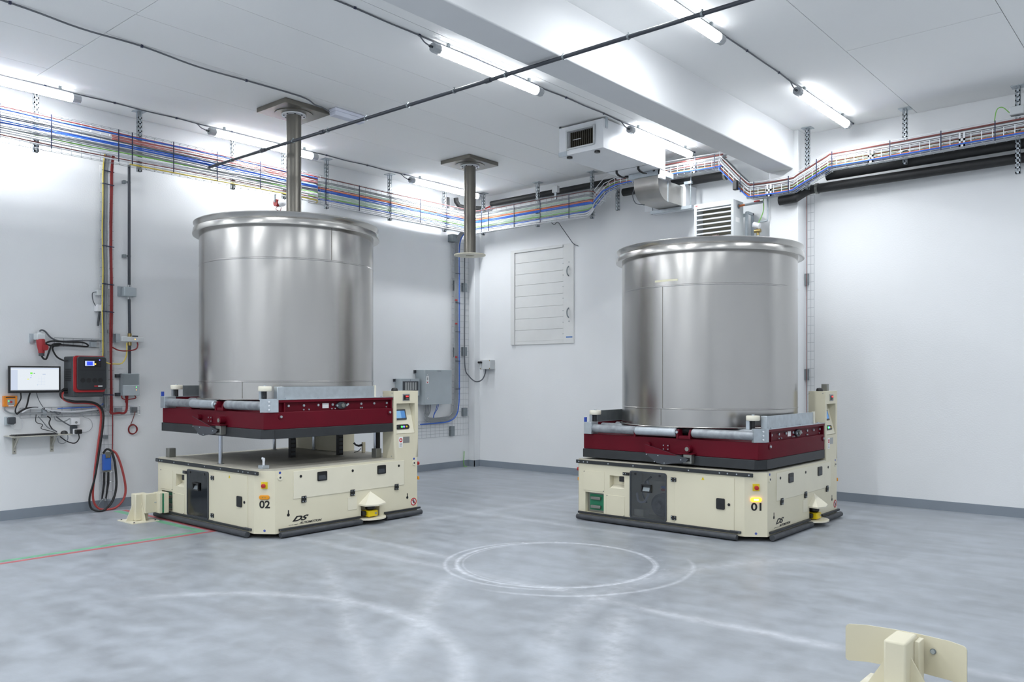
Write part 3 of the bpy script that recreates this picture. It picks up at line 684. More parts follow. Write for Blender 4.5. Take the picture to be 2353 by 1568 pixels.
    for z in (0.788, 0.775, 0.762): m().box(BX+0.001, BX+0.0015, 0.685, 0.722, z-0.003, z+0.003).build('label_line', 'plate_grey', lb)
    m().box(BX, BX+0.0012, 0.737, 0.828, 0.793, 0.860).build('type_plate', 'plate_grey', con)
    m().lathe([(0.036, zt), (0.036, zt+0.012), (0.028, zt+0.03), (0.0, zt+0.036)], (0.93, 0.70, 0), 20).build('warning_buzzer', 'black_plastic', con)
    m().box(0.90, 0.96, 0.83, 0.89, zt, zt+(0.075 if num == '01' else 0.004)).build('antenna_box', 'block_steel', con, bevel=0.003)
    rs = Vector((0.985, BY, 0)); ru = Vector((0, 1, 0))
    m().tube([rs + up*0.556, rs + ru*0.02 + up*0.556, rs + ru*0.02 + up*0.556, rs + ru*0.04 + up*0.556], [0.013, 0.013, 0.02, 0.02], 14).build('stop_button', 'estop_red', V)
    m().obox(rs + up*0.40 + ru*0.008, (-ru.y, ru.x, 0), up, ru, 0.045, 0.018, 0.008).build('indicator_light', 'orange_plain', V, bevel=0.005)
    ls = Vector((-BX, -0.885, 0)); lu = Vector((-1, 0, 0))
    m().tube([ls + up*0.52, ls + lu*0.02 + up*0.52, ls + lu*0.02 + up*0.52, ls + lu*0.04 + up*0.52], [0.013, 0.013, 0.02, 0.02], 14).build('stop_button', 'estop_red', V)
    m().obox(ls + up*0.42 + lu*0.006, (-lu.y, lu.x, 0), up, lu, 0.045, 0.018, 0.008).build('indicator_light', 'orange_plain' if lit else 'orange_plain', V, bevel=0.005)
    # ---- rear cabinet
    m().box(-1.0, -0.06, 0.73, 0.945, z1+0.002, 1.0).build('rear_cabinet', 'beige', V, bevel=0.006)
    # ---- lifting platform
    dz = lift; Z = lambda z: z + dz
    foot = [(-0.96, -0.925), (0.975, -0.925), (1.018, -0.832), (1.018, 0.598), (0.84, 0.598), (0.84, 0.72), (-0.96, 0.72)]
    pf = m().prism(foot, Z(1.014), Z(1.172)).build('lift_platform', 'dark_red', V, bevel=0.004)
    sk = [(-0.965, -0.935), (0.945, -0.935), (1.022, -0.840), (1.022, 0.596), (0.838, 0.596), (0.838, 0.722), (-0.965, 0.722)]
    m().prism(sk, Z(0.925), Z(1.013)).build('platform_skirt', 'skirt_black', pf, bevel=0.003)
    m().box(1.0225, 1.0235, -0.842, -0.838, Z(0.925), Z(1.013)).build('skirt_joint', 'ink', pf)
    # right hand rail: web, top flange, bolts
    m().box(0.97, 0.985, -0.80, 0.596, Z(1.172), Z(1.262)).build('rail_web', 'dark_red', pf)
    m().box(0.970, 1.022, -0.80, 0.596, Z(1.262), Z(1.286)).build('rail_flange', 'dark_red', pf, bevel=0.002)
    m().box(0.985, 1.018, -0.735, -0.723, Z(1.172), Z(1.262)).build('rail_stiffener', 'dark_red', pf)
    m().box(0.985, 1.018, 0.575, 0.587, Z(1.172), Z(1.262)).build('rail_stiffener', 'dark_red', pf)
    for y in (-0.67, -0.499, -0.332, -0.161, 0.027, 0.197, 0.367, 0.536): disc((0.985, y, Z(1.228)), (1, 0, 0), 0.012, 0.012, 10, True).build('rail_bolt', 'galv', pf)
    for y in (-0.50, -0.44, -0.17, -0.13, 0.19, 0.21, 0.53): disc((0.985, y, Z(1.188)), (1, 0, 0), 0.007, 0.01, 8, True).build('rail_screw', 'galv', pf)
    m().box(0.985, 0.987, -0.279, -0.204, Z(1.195), Z(1.243)).build('type_plate', 'sign_white', pf)
    br = m().extrude([(0.985, -0.059 + p[0], Z(1.218) + p[1]) for p in ((-0.075, 0), (-0.06, 0.016), (-0.025, 0.034), (0.025, 0.034), (0.06, 0.016), (0.075, 0), (0.06, -0.016), (0.025, -0.034), (-0.025, -0.034), (-0.06, -0.016))], (0.022, 0, 0)).build('shaft_bearing', 'dark_grey', pf, bevel=0.004)
    disc((1.007, -0.05, Z(1.218)), (1, 0, 0), 0.02, 0.012, 16, True).build('shaft_end', 'block_steel', pf)
    for y in (-0.118, 0.0): disc((1.007, y, Z(1.218)), (1, 0, 0), 0.010, 0.008, 10, True).build('bearing_bolt', 'galv', pf)
    for y in (-0.775, 0.55):
        disc((1.018, y, Z(1.130)), (1, 0, 0), 0.025, 0.008, 18, True).build('eye_boss', 'dark_red', pf); disc((1.026, y, Z(1.130)), (1, 0, 0), 0.012, 0.01, 12, True).build('eye_bolt', 'galv', pf)
    # left hand rail
    m().box(-0.955, -0.940, -0.80, 0.70, Z(1.172), Z(1.286)).build('rail_web', 'dark_red', pf)
    # galvanised cover strips and guides
    m().box(0.972, 1.024, -0.82, 0.60, Z(1.286), Z(1.293)).build('cover_strip', 'galv', pf)
    m().box(-0.962, -0.938, -0.82, 0.70, Z(1.286), Z(1.293)).build('cover_strip', 'galv', pf)
    m().box(0.975, 0.988, -0.725, 0.37, Z(1.293), Z(1.408)).build('side_guide', 'galv', pf)
    m().box(0.945, 1.005, -0.80, -0.725, Z(1.293), Z(1.410)).build('guide_box', 'galv', pf, bevel=0.004)
    m().box(0.972, 1.0, 0.37, 0.385, Z(1.293), Z(1.415)).build('guide_end', 'cream_roller', pf)
    m().box(-0.958, -0.945, -0.70, 0.5, Z(1.293), Z(1.408)).build('side_guide', 'galv_dark', pf)
    for y in (-0.70, -0.33, 0.0, 0.45): disc((1.006, y, Z(1.293)), (0, 0, 1), 0.010, 0.01, 10, True).build('strip_bolt', 'galv', pf)
    # corner plate and roller boxes
    m().extrude([(0.945, -0.945, Z(1.172)), (1.022, -0.862, Z(1.172)), (1.024, -0.80, Z(1.172)), (1.024, -0.80, Z(1.298)), (1.022, -0.862, Z(1.298)), (0.945, -0.945, Z(1.298))], (-0.03, 0.02, 0)).build('corner_plate', 'galv', pf)
    for z in (1.272, 1.235, 1.198): disc((1.005, -0.885, Z(z)), (0.72, -0.69, 0), 0.007, 0.016, 8, True).build('plate_bolt', 'white_metal', pf)
    m().box(-0.930, -0.835, -0.965, -0.84, Z(1.172), Z(1.296)).build('roller_box', 'galv', pf, bevel=0.003)
    m().box(-0.935, -0.915, -0.955, -0.93, Z(1.296), Z(1.345)).build('sensor', 'blue_sticker', pf)
    for k, (xa2, xb2, y, mm) in enumerate(((-0.895, -0.32, -0.915, 'roller_steel'), (-0.31, 0.15, -0.935, 'galv'), (0.31, 0.945, -0.910, 'roller_steel'))):
        m().lathe([(0.0, xa2), (0.034, xa2), (0.043, xa2+0.012), (0.043, xb2-0.012), (0.034, xb2), (0.0, xb2)], (0, y, Z(1.230)), 24, 'x').build('front_roller', mm, pf)
    for x in (-0.325, 0.155, 0.285):
        m().extrude([(x, -0.95, Z(1.172)), (x, -0.95, Z(1.22)), (x, -0.925, Z(1.262)), (x, -0.87, Z(1.262)), (x, -0.85, Z(1.172))], (0.02, 0, 0)).build('roller_bracket', 'dark_red', pf)
    m().box(0.17, 0.29, -0.94, -0.86, Z(1.172), Z(1.20)).build('bracket_base', 'dark_red', pf); disc((0.165, -0.95, Z(1.236)), (0, -1, 0), 0.013, 0.01, 12, True).build('bracket_bolt', 'galv', pf)
    for i in range(5):   # carrying rollers under the tank
        y = -0.62 + i*0.28
        m().cyl((-0.93, y, Z(1.232)), (0.96, y, Z(1.232)), 0.043, 16).build('carrying_roller', 'roller_steel', pf)
    # guide wheels
    for x, y in ((0.90, -0.865), (-0.90, -0.80)):
        m().lathe([(0.0, Z(1.368)), (0.058, Z(1.368)), (0.062, Z(1.374)), (0.062, Z(1.408)), (0.058, Z(1.414)), (0.0, Z(1.414))], (x, y, 0), 28).build('guide_wheel', 'cream_roller', pf)
        m().cyl((x, y, Z(1.29)), (x, y, Z(1.37)), 0.018, 10).build('wheel_post', 'black_plastic', pf); m().cyl((x, y, Z(1.414)), (x, y, Z(1.424)), 0.014, 10).build('wheel_bolt', 'galv', pf)
        m().box(x-0.055, x-0.02, y-0.03, y+0.03, Z(1.285), Z(1.368)).build('wheel_bracket', 'galv', pf)
    # swivelling flap on the front
    fx = 0.115
    m().extrude([(x+fx, -1.02, Z(z)) for x, z in ((-0.27, 1.108), (0.21, 0.988), (0.18, 0.958), (-0.06, 0.92), (-0.13, 0.93), (-0.22, 0.988), (-0.258, 1.022))], (0, 0.006, 0)).build('flap', 'dark_grey', pf)
    m().extrude([(x+fx, -1.0215, Z(z)) for x, z in ((-0.268, 1.107), (0.10, 1.014), (-0.258, 1.018))], (0, 0.0012, 0)).build('flap_band', 'dark_red', pf)
    for x, z in ((-0.25, 1.008), (-0.12, 1.003), (0.13, 0.978), (-0.16, 0.942), (-0.05, 0.935)): disc((x+fx, -1.02, Z(z)), (0, -1, 0), 0.006, 0.003, 8, True).build('flap_rivet', 'galv', pf)
    m().box(0.255, 0.345, -1.0, -0.935, Z(0.942), Z(1.032)).build('flap_joint', 'block_steel', pf, bevel=0.006); m().box(0.27, 0.33, -1.005, -0.99, Z(0.965), Z(1.0)).build('joint_gap', 'ink', pf)
    m().box(0.20, 0.36, -1.01, -0.92, Z(1.032), Z(1.040)).build('joint_plate', 'dark_red', pf)
    m().cyl((0.29, -0.925, Z(1.08)), (0.29, -0.985, Z(1.08)), 0.036, 20).build('buffer', 'dark_red', pf); m().cyl((0.29, -0.985, Z(1.08)), (0.29, -0.99, Z(1.08)), 0.02, 16).build('buffer_cap', 'block_steel', pf)
    m().cyl((-0.16, -0.925, Z(1.095)), (-0.16, -0.965, Z(1.095)), 0.03, 16).build('buffer', 'dark_red', pf)
    m().box(-0.01, 0.07, -0.932, -0.925, Z(1.05), Z(1.11)).build('bolt_plate', 'dark_red', pf)
    for x in (0.005, 0.055):
        for z in (1.062, 1.098): disc((x, -0.932, Z(z)), (0, -1, 0), 0.006, 0.004, 8, True).build('plate_bolt', 'galv', pf)
    # ---- lifting gear seen in the gap
    if lift > -0.1:
        for x, y in ((0.137, -0.878), (-0.847, 0.38), (0.626, 0.69), (-0.5, 0.69)):
            rod = m().cyl((x, y, z1+0.008), (x, y, 0.926), 0.019, 16).build('lifting_rod', 'chrome', V)
            m().lathe([(0.019, z1+0.008), (0.034, z1+0.008), (0.034, z1+0.013), (0.019, z1+0.013)], (x, y, 0), 20, closed=True).build('rod_collar', 'block_steel', rod)
        m().box(0.66, 0.68, 0.67, 0.71, z1+0.008, 0.93).build('guide_bar', 'black_plastic', V)
        for x, y in ((0.094, -0.018), (0.255, 0.49)):
            ec = m().box(x-0.022, x+0.022, y-0.03, y+0.03, z1+0.008, 0.93).build('energy_chain', 'black_plastic', V)
            for k in range(6): m().box(x+0.022, x+0.024, y-0.024, y+0.024, 0.66+k*0.045, 0.69+k*0.045).build('chain_link', 'dark_grey', ec)
        for x, y in ((-0.925, -0.852), (0.80, 0.56)): m().box(x-0.038, x+0.038, y-0.038, y+0.038, z1+0.008, z1+0.105).build('support_block', 'block_steel', V, bevel=0.004)
        hb = m().box(0.795, 0.875, -0.872, -0.80, z1+0.008, z1+0.042).build('hook_block', 'galv', V, bevel=0.004)
        m().tube([(0.835, -0.836, z1+0.042), (0.835, -0.836, z1+0.075), (0.835, -0.836, z1+0.09), (0.835, -0.836, z1+0.10), (0.82, -0.84, z1+0.108), (0.81, -0.842, z1+0.095)], [0.011, 0.011, 0.014, 0.014, 0.010, 0.004], 10).build('centring_pin', 'white_metal', hb)
        lv = m().box(0.235, 0.262, 0.81, 0.85, z1+0.008, z1+0.13).build('lever_post', 'beige', V, bevel=0.005)
        m().tube([(0.25, 0.82, z1+0.10), (0.20, 0.80, z1+0.085), (0.16, 0.79, z1+0.095), (0.135, 0.785, z1+0.115)], [0.016, 0.012, 0.010, 0.012], 10).build('crank_lever', 'dark_grey', lv)
        wire('lever_cable', [(0.24, 0.80, z1+0.06), (0.22, 0.78, z1+0.03), (0.17, 0.76, z1+0.012)], 0.005, 'cable_dgrey', lv, local=True)
        wire('cable_loop', [(-0.90, 0.66, z1+0.01), (-0.885, 0.665, z1+0.10), (-0.86, 0.67, z1+0.13), (-0.84, 0.665, z1+0.09), (-0.83, 0.66, z1+0.01)], 0.012, 'cable_dgrey', V, local=True)
    return V
V2 = vehicle((1.975, -5.005), '02', 0.0, False, 'beige guided vehicle 02 with its dark red platform raised, docked at the charging post')
V1 = vehicle((5.485, -2.165), '01', -0.267, True, 'beige guided vehicle 01 with its dark red platform lowered and orange lamp lit')

# ================================================================== tanks
def tank(loc, z0, label, seam, tape=False):
    cx, cy = loc; z = lambda q: q - 1.275 + z0
    T = thing('steel_tank', (cx, cy, z0), label, 'tank', 'large open steel tanks on the vehicles')
    R = 0.907
    MB().lathe([(0.0, z(1.279)), (R-.003, z(1.279)), (R, z(1.284)), (R, z(1.449)), (R+.0035, z(1.452)), (R+.0035, z(1.459)), (R, z(1.462)), (R, z(2.655)), (R+.003, z(2.659)), (R+.003, z(2.668)), (R, z(2.672)), (R, z(3.0)),
                (R-0.004, z(3.05)), (R-0.004, z(1.29)), (0.0, z(1.29))], (cx, cy, 0), 128).build('shell', 'steel', T, angle=25)
    MB().lathe([(R-0.004, z(2.992)), (0.958, z(2.984)), (0.972, z(2.988)), (0.974, z(2.998)), (0.966, z(3.046)), (0.960, z(3.050)), (0.935, z(3.052)), (0.940, z(3.066)), (0.956, z(3.094)), (0.966, z(3.104)), (0.967, z(3.110)), (0.962, z(3.113)), (0.948, z(3.10)), (0.925, z(3.06)), (R-0.004, z(3.05))],
               (cx, cy, 0), 128).build('rim_flange', 'steel_rim', T, angle=30)
    MB().lathe([(R-0.01, z(1.275)), (0.932, z(1.275)), (0.935, z(1.279)), (0.932, z(1.284)), (R-0.01, z(1.286))], (cx, cy, 0), 128).build('bottom_flange', 'steel_rim', T, angle=40)
    for a, za, zb in seam:
        p = Vector((cx + (R+.0005)*math.cos(a), cy + (R+.0005)*math.sin(a), 0))
        MB().obox((p.x, p.y, (z(za)+z(zb))/2), (-math.sin(a), math.cos(a), 0), (math.cos(a), math.sin(a), 0), (0, 0, 1), 0.0025, 0.0012, (zb-za)/2).build('weld_seam', 'steel_pipe', T)
    if tape:
        tp = MB(); n = 6; a0, a1 = tape[0], tape[1]
        for k in range(n):
            qa, qb = a0+(a1-a0)*k/n, a0+(a1-a0)*(k+1)/n; P = lambda a, zz, r: (cx+r*math.cos(a), cy+r*math.sin(a), zz)
            s0 = z(2.705); s1 = z(2.725)
            tp.face([P(qa, s0, R+.002), P(qb, s0, R+.002), P(qb, s1, R+.002), P(qa, s1, R+.002)]); tp.face([P(qa, s1, R), P(qb, s1, R), P(qb, s1, R+.002), P(qa, s1, R+.002)])
        tp.build('tape_strip', 'tape_cream', T, fix=False)
    return T
view2 = math.atan2(-10.196+5.005, 9.646-1.975); view1 = math.atan2(-10.196+2.165, 9.646-5.485)
T2 = tank((1.975, -5.005), 1.2755, 'tall brushed steel tank on the raised platform of vehicle 02', [(view2+0.48, 2.67, 2.99), (view2-0.5, 1.29, 1.45)])
T1 = tank((5.485, -2.165), 1.2755-0.267, 'brushed steel tank with a strip of cream tape, on the lowered platform of vehicle 01', [(view1-0.50, 1.46, 2.655), (view1-0.52, 1.29, 1.45)], (view1-0.60, view1-0.32))
# lug on the rear left of the first tank
MB().lathe([(0.0, 2.852), (0.03, 2.852), (0.12, 2.832), (0.12, 2.822), (0.0, 2.822)], (1.975-0.907*0.70, -5.005-0.907*0.50, 0), 24).build('side_lug', 'steel_rim', T2)

# ================================================================== cable trays along the walls
def mesh_tray(name, label, panels, ties=(), bars=(), m='wire_grey'):
    """panels: (origin, u, v, w, h, du, dv) grids of thin wire"""
    o0 = panels[0][0]
    t = thing(name, o0, label, 'cable tray')
    for (o, u, v, w, h, du, dv, r) in panels:
        o, u, v = Vector(o), Vector(u), Vector(v); g = MB(); n = u.cross(v).normalized()
        k = int(round(w/du))
        for i in range(k+1):
            a = o + u*(w*i/k) - n*r*1.6; g.tube([a, a + v*h], r, 4)
        k = int(round(h/dv))
        for j in range(k+1):
            a = o + v*(h*j/k); g.tube([a, a + u*w], r, 4)
        g.build('wire_mesh', m, t, kind='stuff', fix=False)
    return t
ZT, ZB = 4.235, 3.86
# first run, closer to the room
tr1 = mesh_tray('wire_tray', 'wire tray full of coloured cables along the left wall, nearer stretch before the step',
    [((0.355, -9.2, ZB), (0, 1, 0), (0, 0, 1), 5.8, ZT-ZB, 0.10, 0.047, 0.0022), ((0.355, -9.2, ZT), (0, 1, 0), (1, 0, 0), 5.8, 0.05, 0.10, 0.05, 0.0022), ((0.355, -9.2, ZB), (0, 1, 0), (1, 0, 0), 5.8, 0.05, 0.10, 0.05, 0.0022)])
tr2 = mesh_tray('wire_tray', 'wire tray along the left wall, farther stretch running into the room corner',
    [((0.265, -3.45, ZB), (0, 1, 0), (0, 0, 1), 3.2, ZT-ZB, 0.10, 0.047, 0.0022), ((0.265, -3.45, ZT), (0, 1, 0), (1, 0, 0), 3.0, 0.05, 0.10, 0.05, 0.0022), ((0.265, -3.45, ZB), (0, 1, 0), (1, 0, 0), 3.0, 0.05, 0.10, 0.05, 0.0022)])
tr3 = mesh_tray('wire_tray', 'upright wire tray on the right wall between the corner and the ventilation box',
    [((0.25, -0.265, ZB), (1, 0, 0), (0, 0, 1), 2.45, ZT-ZB, 0.10, 0.047, 0.0022), ((0.35, -0.265, ZT), (1, 0, 0), (0, -1, 0), 2.35, 0.05, 0.10, 0.05, 0.0022), ((0.35, -0.265, ZB), (1, 0, 0), (0, -1, 0), 2.35, 0.05, 0.10, 0.05, 0.0022)])
# fourth: basket with a floor and two sides following a bent line
LINE = [(2.80, 4.0), (3.18, 4.20), (4.66, 4.195), (4.76, 4.155), (5.10, 3.79), (5.22, 3.745), (5.67, 3.745), (5.77, 3.78), (6.11, 3.935), (6.21, 3.955), (6.9, 3.958), (8.1, 3.975), (9.3, 3.99)]
YF, YK, SH = -0.445, -0.285, 0.185
tr4 = thing('wire_tray', (5.0, -0.4, 3.75), 'pale wire basket tray dipping under the ceiling beam along the right wall', 'cable tray')
def along(line, step):
    out = []; d0 = 0.0
    for (a, za), (b, zb) in zip(line[:-1], line[1:]):
        L_ = math.hypot(b-a, zb-za); s = d0
        while s < L_: out.append((a+(b-a)*s/L_, za+(zb-za)*s/L_, (b-a)/L_, (zb-za)/L_)); s += step
        d0 = s - L_
    return out
for y, h in ((YF, 0.0), (YF, 0.055), (YF, 0.11), (YF, SH), (YK, 0.0), (YK, 0.10), (YK, SH), (-0.395, -0.004), (-0.34, -0.004)):
    MB().tube(smooth([(x, y, z+h) for x, z in LINE], 3), 0.0045, 5).build('long_wire', 'wire_white', tr4, fix=False)
rg = MB()
for x, z, cx_, cz_ in along(LINE, 0.10):
    rg.tube([(x, YF-0.004, z+0.11), (x, YF-0.004, z-0.006), (x, YK, z-0.006), (x, YK, z+SH)], 0.004, 4)
rg.build('cross_wires', 'wire_white', tr4, kind='stuff', fix=False)
for x, z in ((4.40, 4.196), (5.42, 3.745), (6.62, 3.956), (7.55, 3.967)):
    MB().box(x-0.03, x-0.012, YF-0.016, YF-0.006, z-0.02, z+0.13).box(x+0.012, x+0.03, YF-0.016, YF-0.006, z-0.02, z+0.13).box(x-0.03, x+0.03, YF-0.016, YF-0.006, z+0.04, z+0.065).box(x-0.03, x+0.03, YF-0.016, YF-0.006, z-0.02, z).build('joint_clamp', 'white_metal', tr4)

# ---- cables of the first run
ORD = ['uppermost', 'second from the top', 'third from the top', 'fourth from the top', 'lowest']
def ordl(label, c, count):
    if count == 1: return label
    w = ORD[0] if c == 0 else (ORD[4] if c == count-1 else (('middle one' if count == 3 else ORD[c])))
    return label.replace('one of the', w + ' of the')
def run1(f, r, m, label, group=None, y0=-9.2, x=0.40, y1=-3.42, count=1, sp=0.013):
    for c in range(count):
        z = ZT - (ZT-ZB)*f - c*sp; ph = random.uniform(0, 6)
        pts = []
        n = int((y1-y0)/0.42)
        for i in range(n+1):
            y = y0 + (y1-0.12-y0)*i/n
            pts.append((x + 0.004*math.sin(3*y+ph), y, z + 0.006*math.sin(2.1*y+ph)))
        pts += [(x-0.035, y1-0.04, z), (x-0.10, y1, z-0.004), (x-0.15, y1+0.02, z-0.006)]
        wire('cable', pts, r, 'cable_'+m, n=3, label=ordl(label, c, count), cat='cable', group=group)
run1(0.09, 0.006, 'red', 'thin red cable along the top of the left wall tray, nearer stretch')
run1(0.135, 0.009, 'blue', 'single blue cable near the top of the left wall tray')
run1(0.185, 0.0055, 'pink', 'one of the five thin red cables in the nearer left wall tray', 'red cables in the left wall tray', y0=-6.2, count=5, sp=0.0135)
run1(0.32, 0.009, 'grey', 'grey cable just above the thick blue cables in the left wall tray')
run1(0.42, 0.0085, 'blue', 'one of the three bright blue cables mid left wall tray', 'blue cables in the left wall tray', count=3, sp=0.012)
run1(0.525, 0.008, 'white', 'white cable under the blue ones in the left wall tray')
run1(0.545, 0.0075, 'grey', 'one of the thin grey cables banded in the nearer left wall tray', 'grey cables in the left wall tray', count=4, sp=0.0105)
run1(0.665, 0.006, 'green', 'thin green cable under the grey band in the left wall tray')
run1(0.70, 0.0095, 'white', 'one of the pale cables below the green in the left wall tray', 'pale cables in the left wall tray', count=3, sp=0.0125)
run1(0.24, 0.007, 'white', 'white cable between the red ones high in the left wall tray')
run1(0.36, 0.007, 'dgrey', 'dark grey cable right above the three bright blue ones, left wall tray')
run1(0.88, 0.007, 'white', 'white cable low in the left wall tray under the brown one')
run1(0.835, 0.006, 'brown', 'thin brown red cable low in the left wall tray')
run1(0.935, 0.009, 'yellow', 'yellow cable along the bottom of the left wall tray', y0=-6.0)
# ---- cables of the farther run: left wall, round the corner, right wall, up into the basket
def run2(f, r, m, yt, zt, label, group=None, count=1, sp=0.013, xend=9.3):
    for c in range(count):
        z = ZT - (ZT-ZB)*f - c*sp; ph = random.uniform(0, 6); off = 0.035
        w = lambda q: 0.005*math.sin(2.3*q+ph)
        pts = [(0.24, -3.52, z+0.01), (0.26, -3.44, z+0.005)] + [(0.265+off, y, z+w(y)) for y in (-3.3, -2.9, -2.5, -2.1, -1.7, -1.3, -0.9, -0.55)]
        pts += [(0.265+off+0.012, -0.40, z), (0.345, -0.325, z), (0.43, -0.265-off, z)]
        pts += [(x, -0.265-off, z+w(x)) for x in (0.8, 1.2, 1.6, 2.0, 2.4, 2.58)]
        yy = yt + c*0.014; zz = zt
        zz0 = LINE[0][1] + zz
        pts += [(2.70, -0.265-off+(yy+0.265+off)*0.35, z+(zz0-z)*0.35), (2.80, yy, zz0+0.005)]
        for x, q in LINE[1:]:
            if x > xend: break
            pts.append((x, yy, q+zz))
        wire('cable', pts, r, 'cable_'+m, n=3, label=ordl(label, c, count), cat='cable', group=group)
run2(0.015, 0.006, 'brown', -0.30, 0.15, 'thin brown cable along the top edge of the tray round the room corner')
run2(0.16, 0.008, 'grey', -0.31, 0.115, 'one of the two grey cables high in the corner tray', 'upper grey cables round the corner', 2, 0.017)
run2(0.27, 0.008, 'mint', -0.33, 0.06, 'one of the pale green cables above the orange in the corner tray', 'pale green cables above the orange one', 2, 0.014)
run2(0.365, 0.006, 'brown', -0.42, 0.075, 'thin brown cable right above the orange one, round the room corner')
run2(0.405, 0.011, 'orange', -0.425, 0.025, 'orange cable running round the corner and along the basket tray')
run2(0.455, 0.0085, 'blue', -0.46, 0.008, 'one of the bright blue cables under the orange, corner tray', 'blue cables under the orange one', 3, 0.012)
run2(0.58, 0.007, 'mint', -0.40, 0.035, 'one of the pale green cables below the blue, corner tray', 'pale green cables below the blue ones', 4, 0.013)
run2(0.725, 0.006, 'green', -0.36, 0.08, 'thin green cable low in the tray round the room corner')
run2(0.755, 0.006, 'grey', -0.38, 0.012, 'thin grey cable below the green one, round the room corner')
run2(0.815, 0.008, 'blue', -0.35, 0.012, 'single blue cable near the bottom of the corner tray')
run2(0.86, 0.010, 'white', -0.37, 0.095, 'one of the thick pale cables at the bottom of the corner tray', 'thick pale cables at the bottom of the corner tray', 3, 0.024)
wire('cable', [(x, -0.41, z+0.165) for x, z in LINE[1:]], 0.010, 'cable_brown', n=3, label='brown red cable along the upper rim of the basket tray by the beam', cat='cable')
wire('cable', [(x, -0.425, z+0.135) for x, z in LINE[1:]], 0.009, 'cable_white', n=3, label='pale cable just under the brown one on the basket tray by the beam', cat='cable')
wire('cable', [(x, -0.405, z+0.072) for x, z in LINE[4:11]], 0.016, 'cable_green', n=3, label='thick green cable lying in the basket tray right of the beam', cat='cable')
for k, (yy, zz, mm, nm) in enumerate(((-0.30, 0.18, 'grey', 'rearmost grey cable on the upper rim of the basket tray'), (-0.335, 0.155, 'grey', 'grey cable beside the brown one high in the basket tray'), (-0.37, 0.12, 'dgrey', 'dark grey cable in the middle of the basket tray'), (-0.43, 0.095, 'white', 'white cable just behind the front wires of the basket tray'))):
    wire('cable', [(x, yy, z+zz) for x, z in LINE[1:]], 0.009, 'cable_'+mm, n=3, label=nm, cat='cable')
# straps round the cables
def strap(par, p, u, h):   # vertical strap in front of a run
    p = Vector(p); MB().obox(p, u, (0, 0, 1), Vector(u).cross(Vector((0, 0, 1))), 0.005, h/2, 0.0025).build('cable_tie', 'tie_navy', par)
for y in (-8.7, -8.0, -7.3, -6.82, -6.13, -5.98, -5.50, -4.95, -4.36, -3.85): strap(tr1, (0.412, y, (ZT+ZB)/2+0.01), (0, 1, 0), ZT-ZB-0.02)
for y in (-3.28, -2.70, -2.11, -1.52, -0.95): strap(tr2, (0.313, y, (ZT+ZB)/2+0.005), (0, 1, 0), ZT-ZB-0.01)
for x in (0.47, 0.62, 1.17, 1.70, 2.25): strap(tr3, (x, -0.313, (ZT+ZB)/2+0.005), (1, 0, 0), ZT-ZB-0.01)
for x, z in ((4.42, 4.20), (4.70, 4.18), (5.05, 3.85), (5.23, 3.745), (5.67, 3.745), (6.01, 3.89), (6.19, 3.95), (6.83, 3.958), (7.35, 3.964), (7.86, 3.97)): strap(tr4, (x, -0.470, z+0.08), (1, 0, 0), 0.21)

# ---- perforated hangers
def hanger(x, y, zb, face, label, w=0.045):
    t = thing('tray_hanger', (x, y, zb), label, 'bracket', 'perforated hangers of the cable trays')
    MB().box(x-0.06, x+0.06, y-0.06, y+0.06, H-0.008, H-0.001).build('ceiling_plate', 'galv', t)
    g = MB(); d = 0.022
    # C channel seen as ladder on its open faces
    for sx in (-1, 1):
        for sy in (-1, 1): g.box(x+sx*w/2-(0.012 if sx > 0 else 0), x+sx*w/2+(0.012 if sx < 0 else 0), y+sy*w/2-(0.003 if sy > 0 else 0), y+sy*w/2+(0.003 if sy < 0 else 0), zb, H-0.008)
        for sy in (-1, 1): g.box(x+sx*w/2-(0.003 if sx > 0 else 0), x+sx*w/2+(0.003 if sx < 0 else 0), y+sy*w/2-(0.012 if sy > 0 else 0), y+sy*w/2+(0.012 if sy < 0 else 0), zb, H-0.008)
    n = int((H-zb)/0.05)
    for k in range(n):
        z = zb + 0.05*k
        g.box(x-w/2, x+w/2, y-w/2, y-w/2+0.003, z, z+0.018); g.box(x+w/2-0.003, x+w/2, y-w/2, y+w/2, z, z+0.018); g.box(x-w/2, x+w/2, y+w/2-0.003, y+w/2, z, z+0.018); g.box(x-w/2, x-w/2+0.003, y-w/2, y+w/2, z, z+0.018)
    g.build('channel', 'galv', t, fix=False); return t
hanger(0.30, -6.93, 3.84, 0, 'perforated tray hanger below the lamp at the left picture edge')
hanger(0.30, -5.85, 3.84, 0, 'perforated tray hanger above the vertical cable drop on the left wall')
hanger(0.30, -4.68, 3.84, 0, 'perforated tray hanger left of the first drop pipe, behind the lamp')
hanger(0.30, -3.94, 3.84, 0, 'perforated tray hanger just behind the left drop pipe')
hanger(0.215, -3.20, 3.84, 0, 'perforated tray hanger right of the left drop pipe')
hanger(0.215, -2.05, 3.84, 0, 'perforated tray hanger midway between the two drop pipes')
hanger(0.17, -0.86, 3.84, 0, 'perforated tray hanger left of the black pipe elbow in the corner')
hanger(0.42, -0.21, 3.84, 0, 'perforated tray hanger at the end of the corner lamp')
hanger(1.57, -0.21, 3.84, 0, 'perforated tray hanger on the right wall above the wall hatch')
hanger(2.60, -0.21, 3.84, 0, 'perforated tray hanger left of the ventilation box')
hanger(3.05, -0.21, 3.90, 0, 'perforated tray hanger under the corner of the ventilation box')
hanger(5.82, -0.25, 3.78, 0, 'perforated tray hanger beside the end of the beam')
hanger(6.93, -0.25, 3.90, 0, 'perforated tray hanger on the right wall behind the right lamp')
hanger(8.03, -0.25, 3.62, 0, 'long perforated tray hanger carrying a small junction box at the right edge')
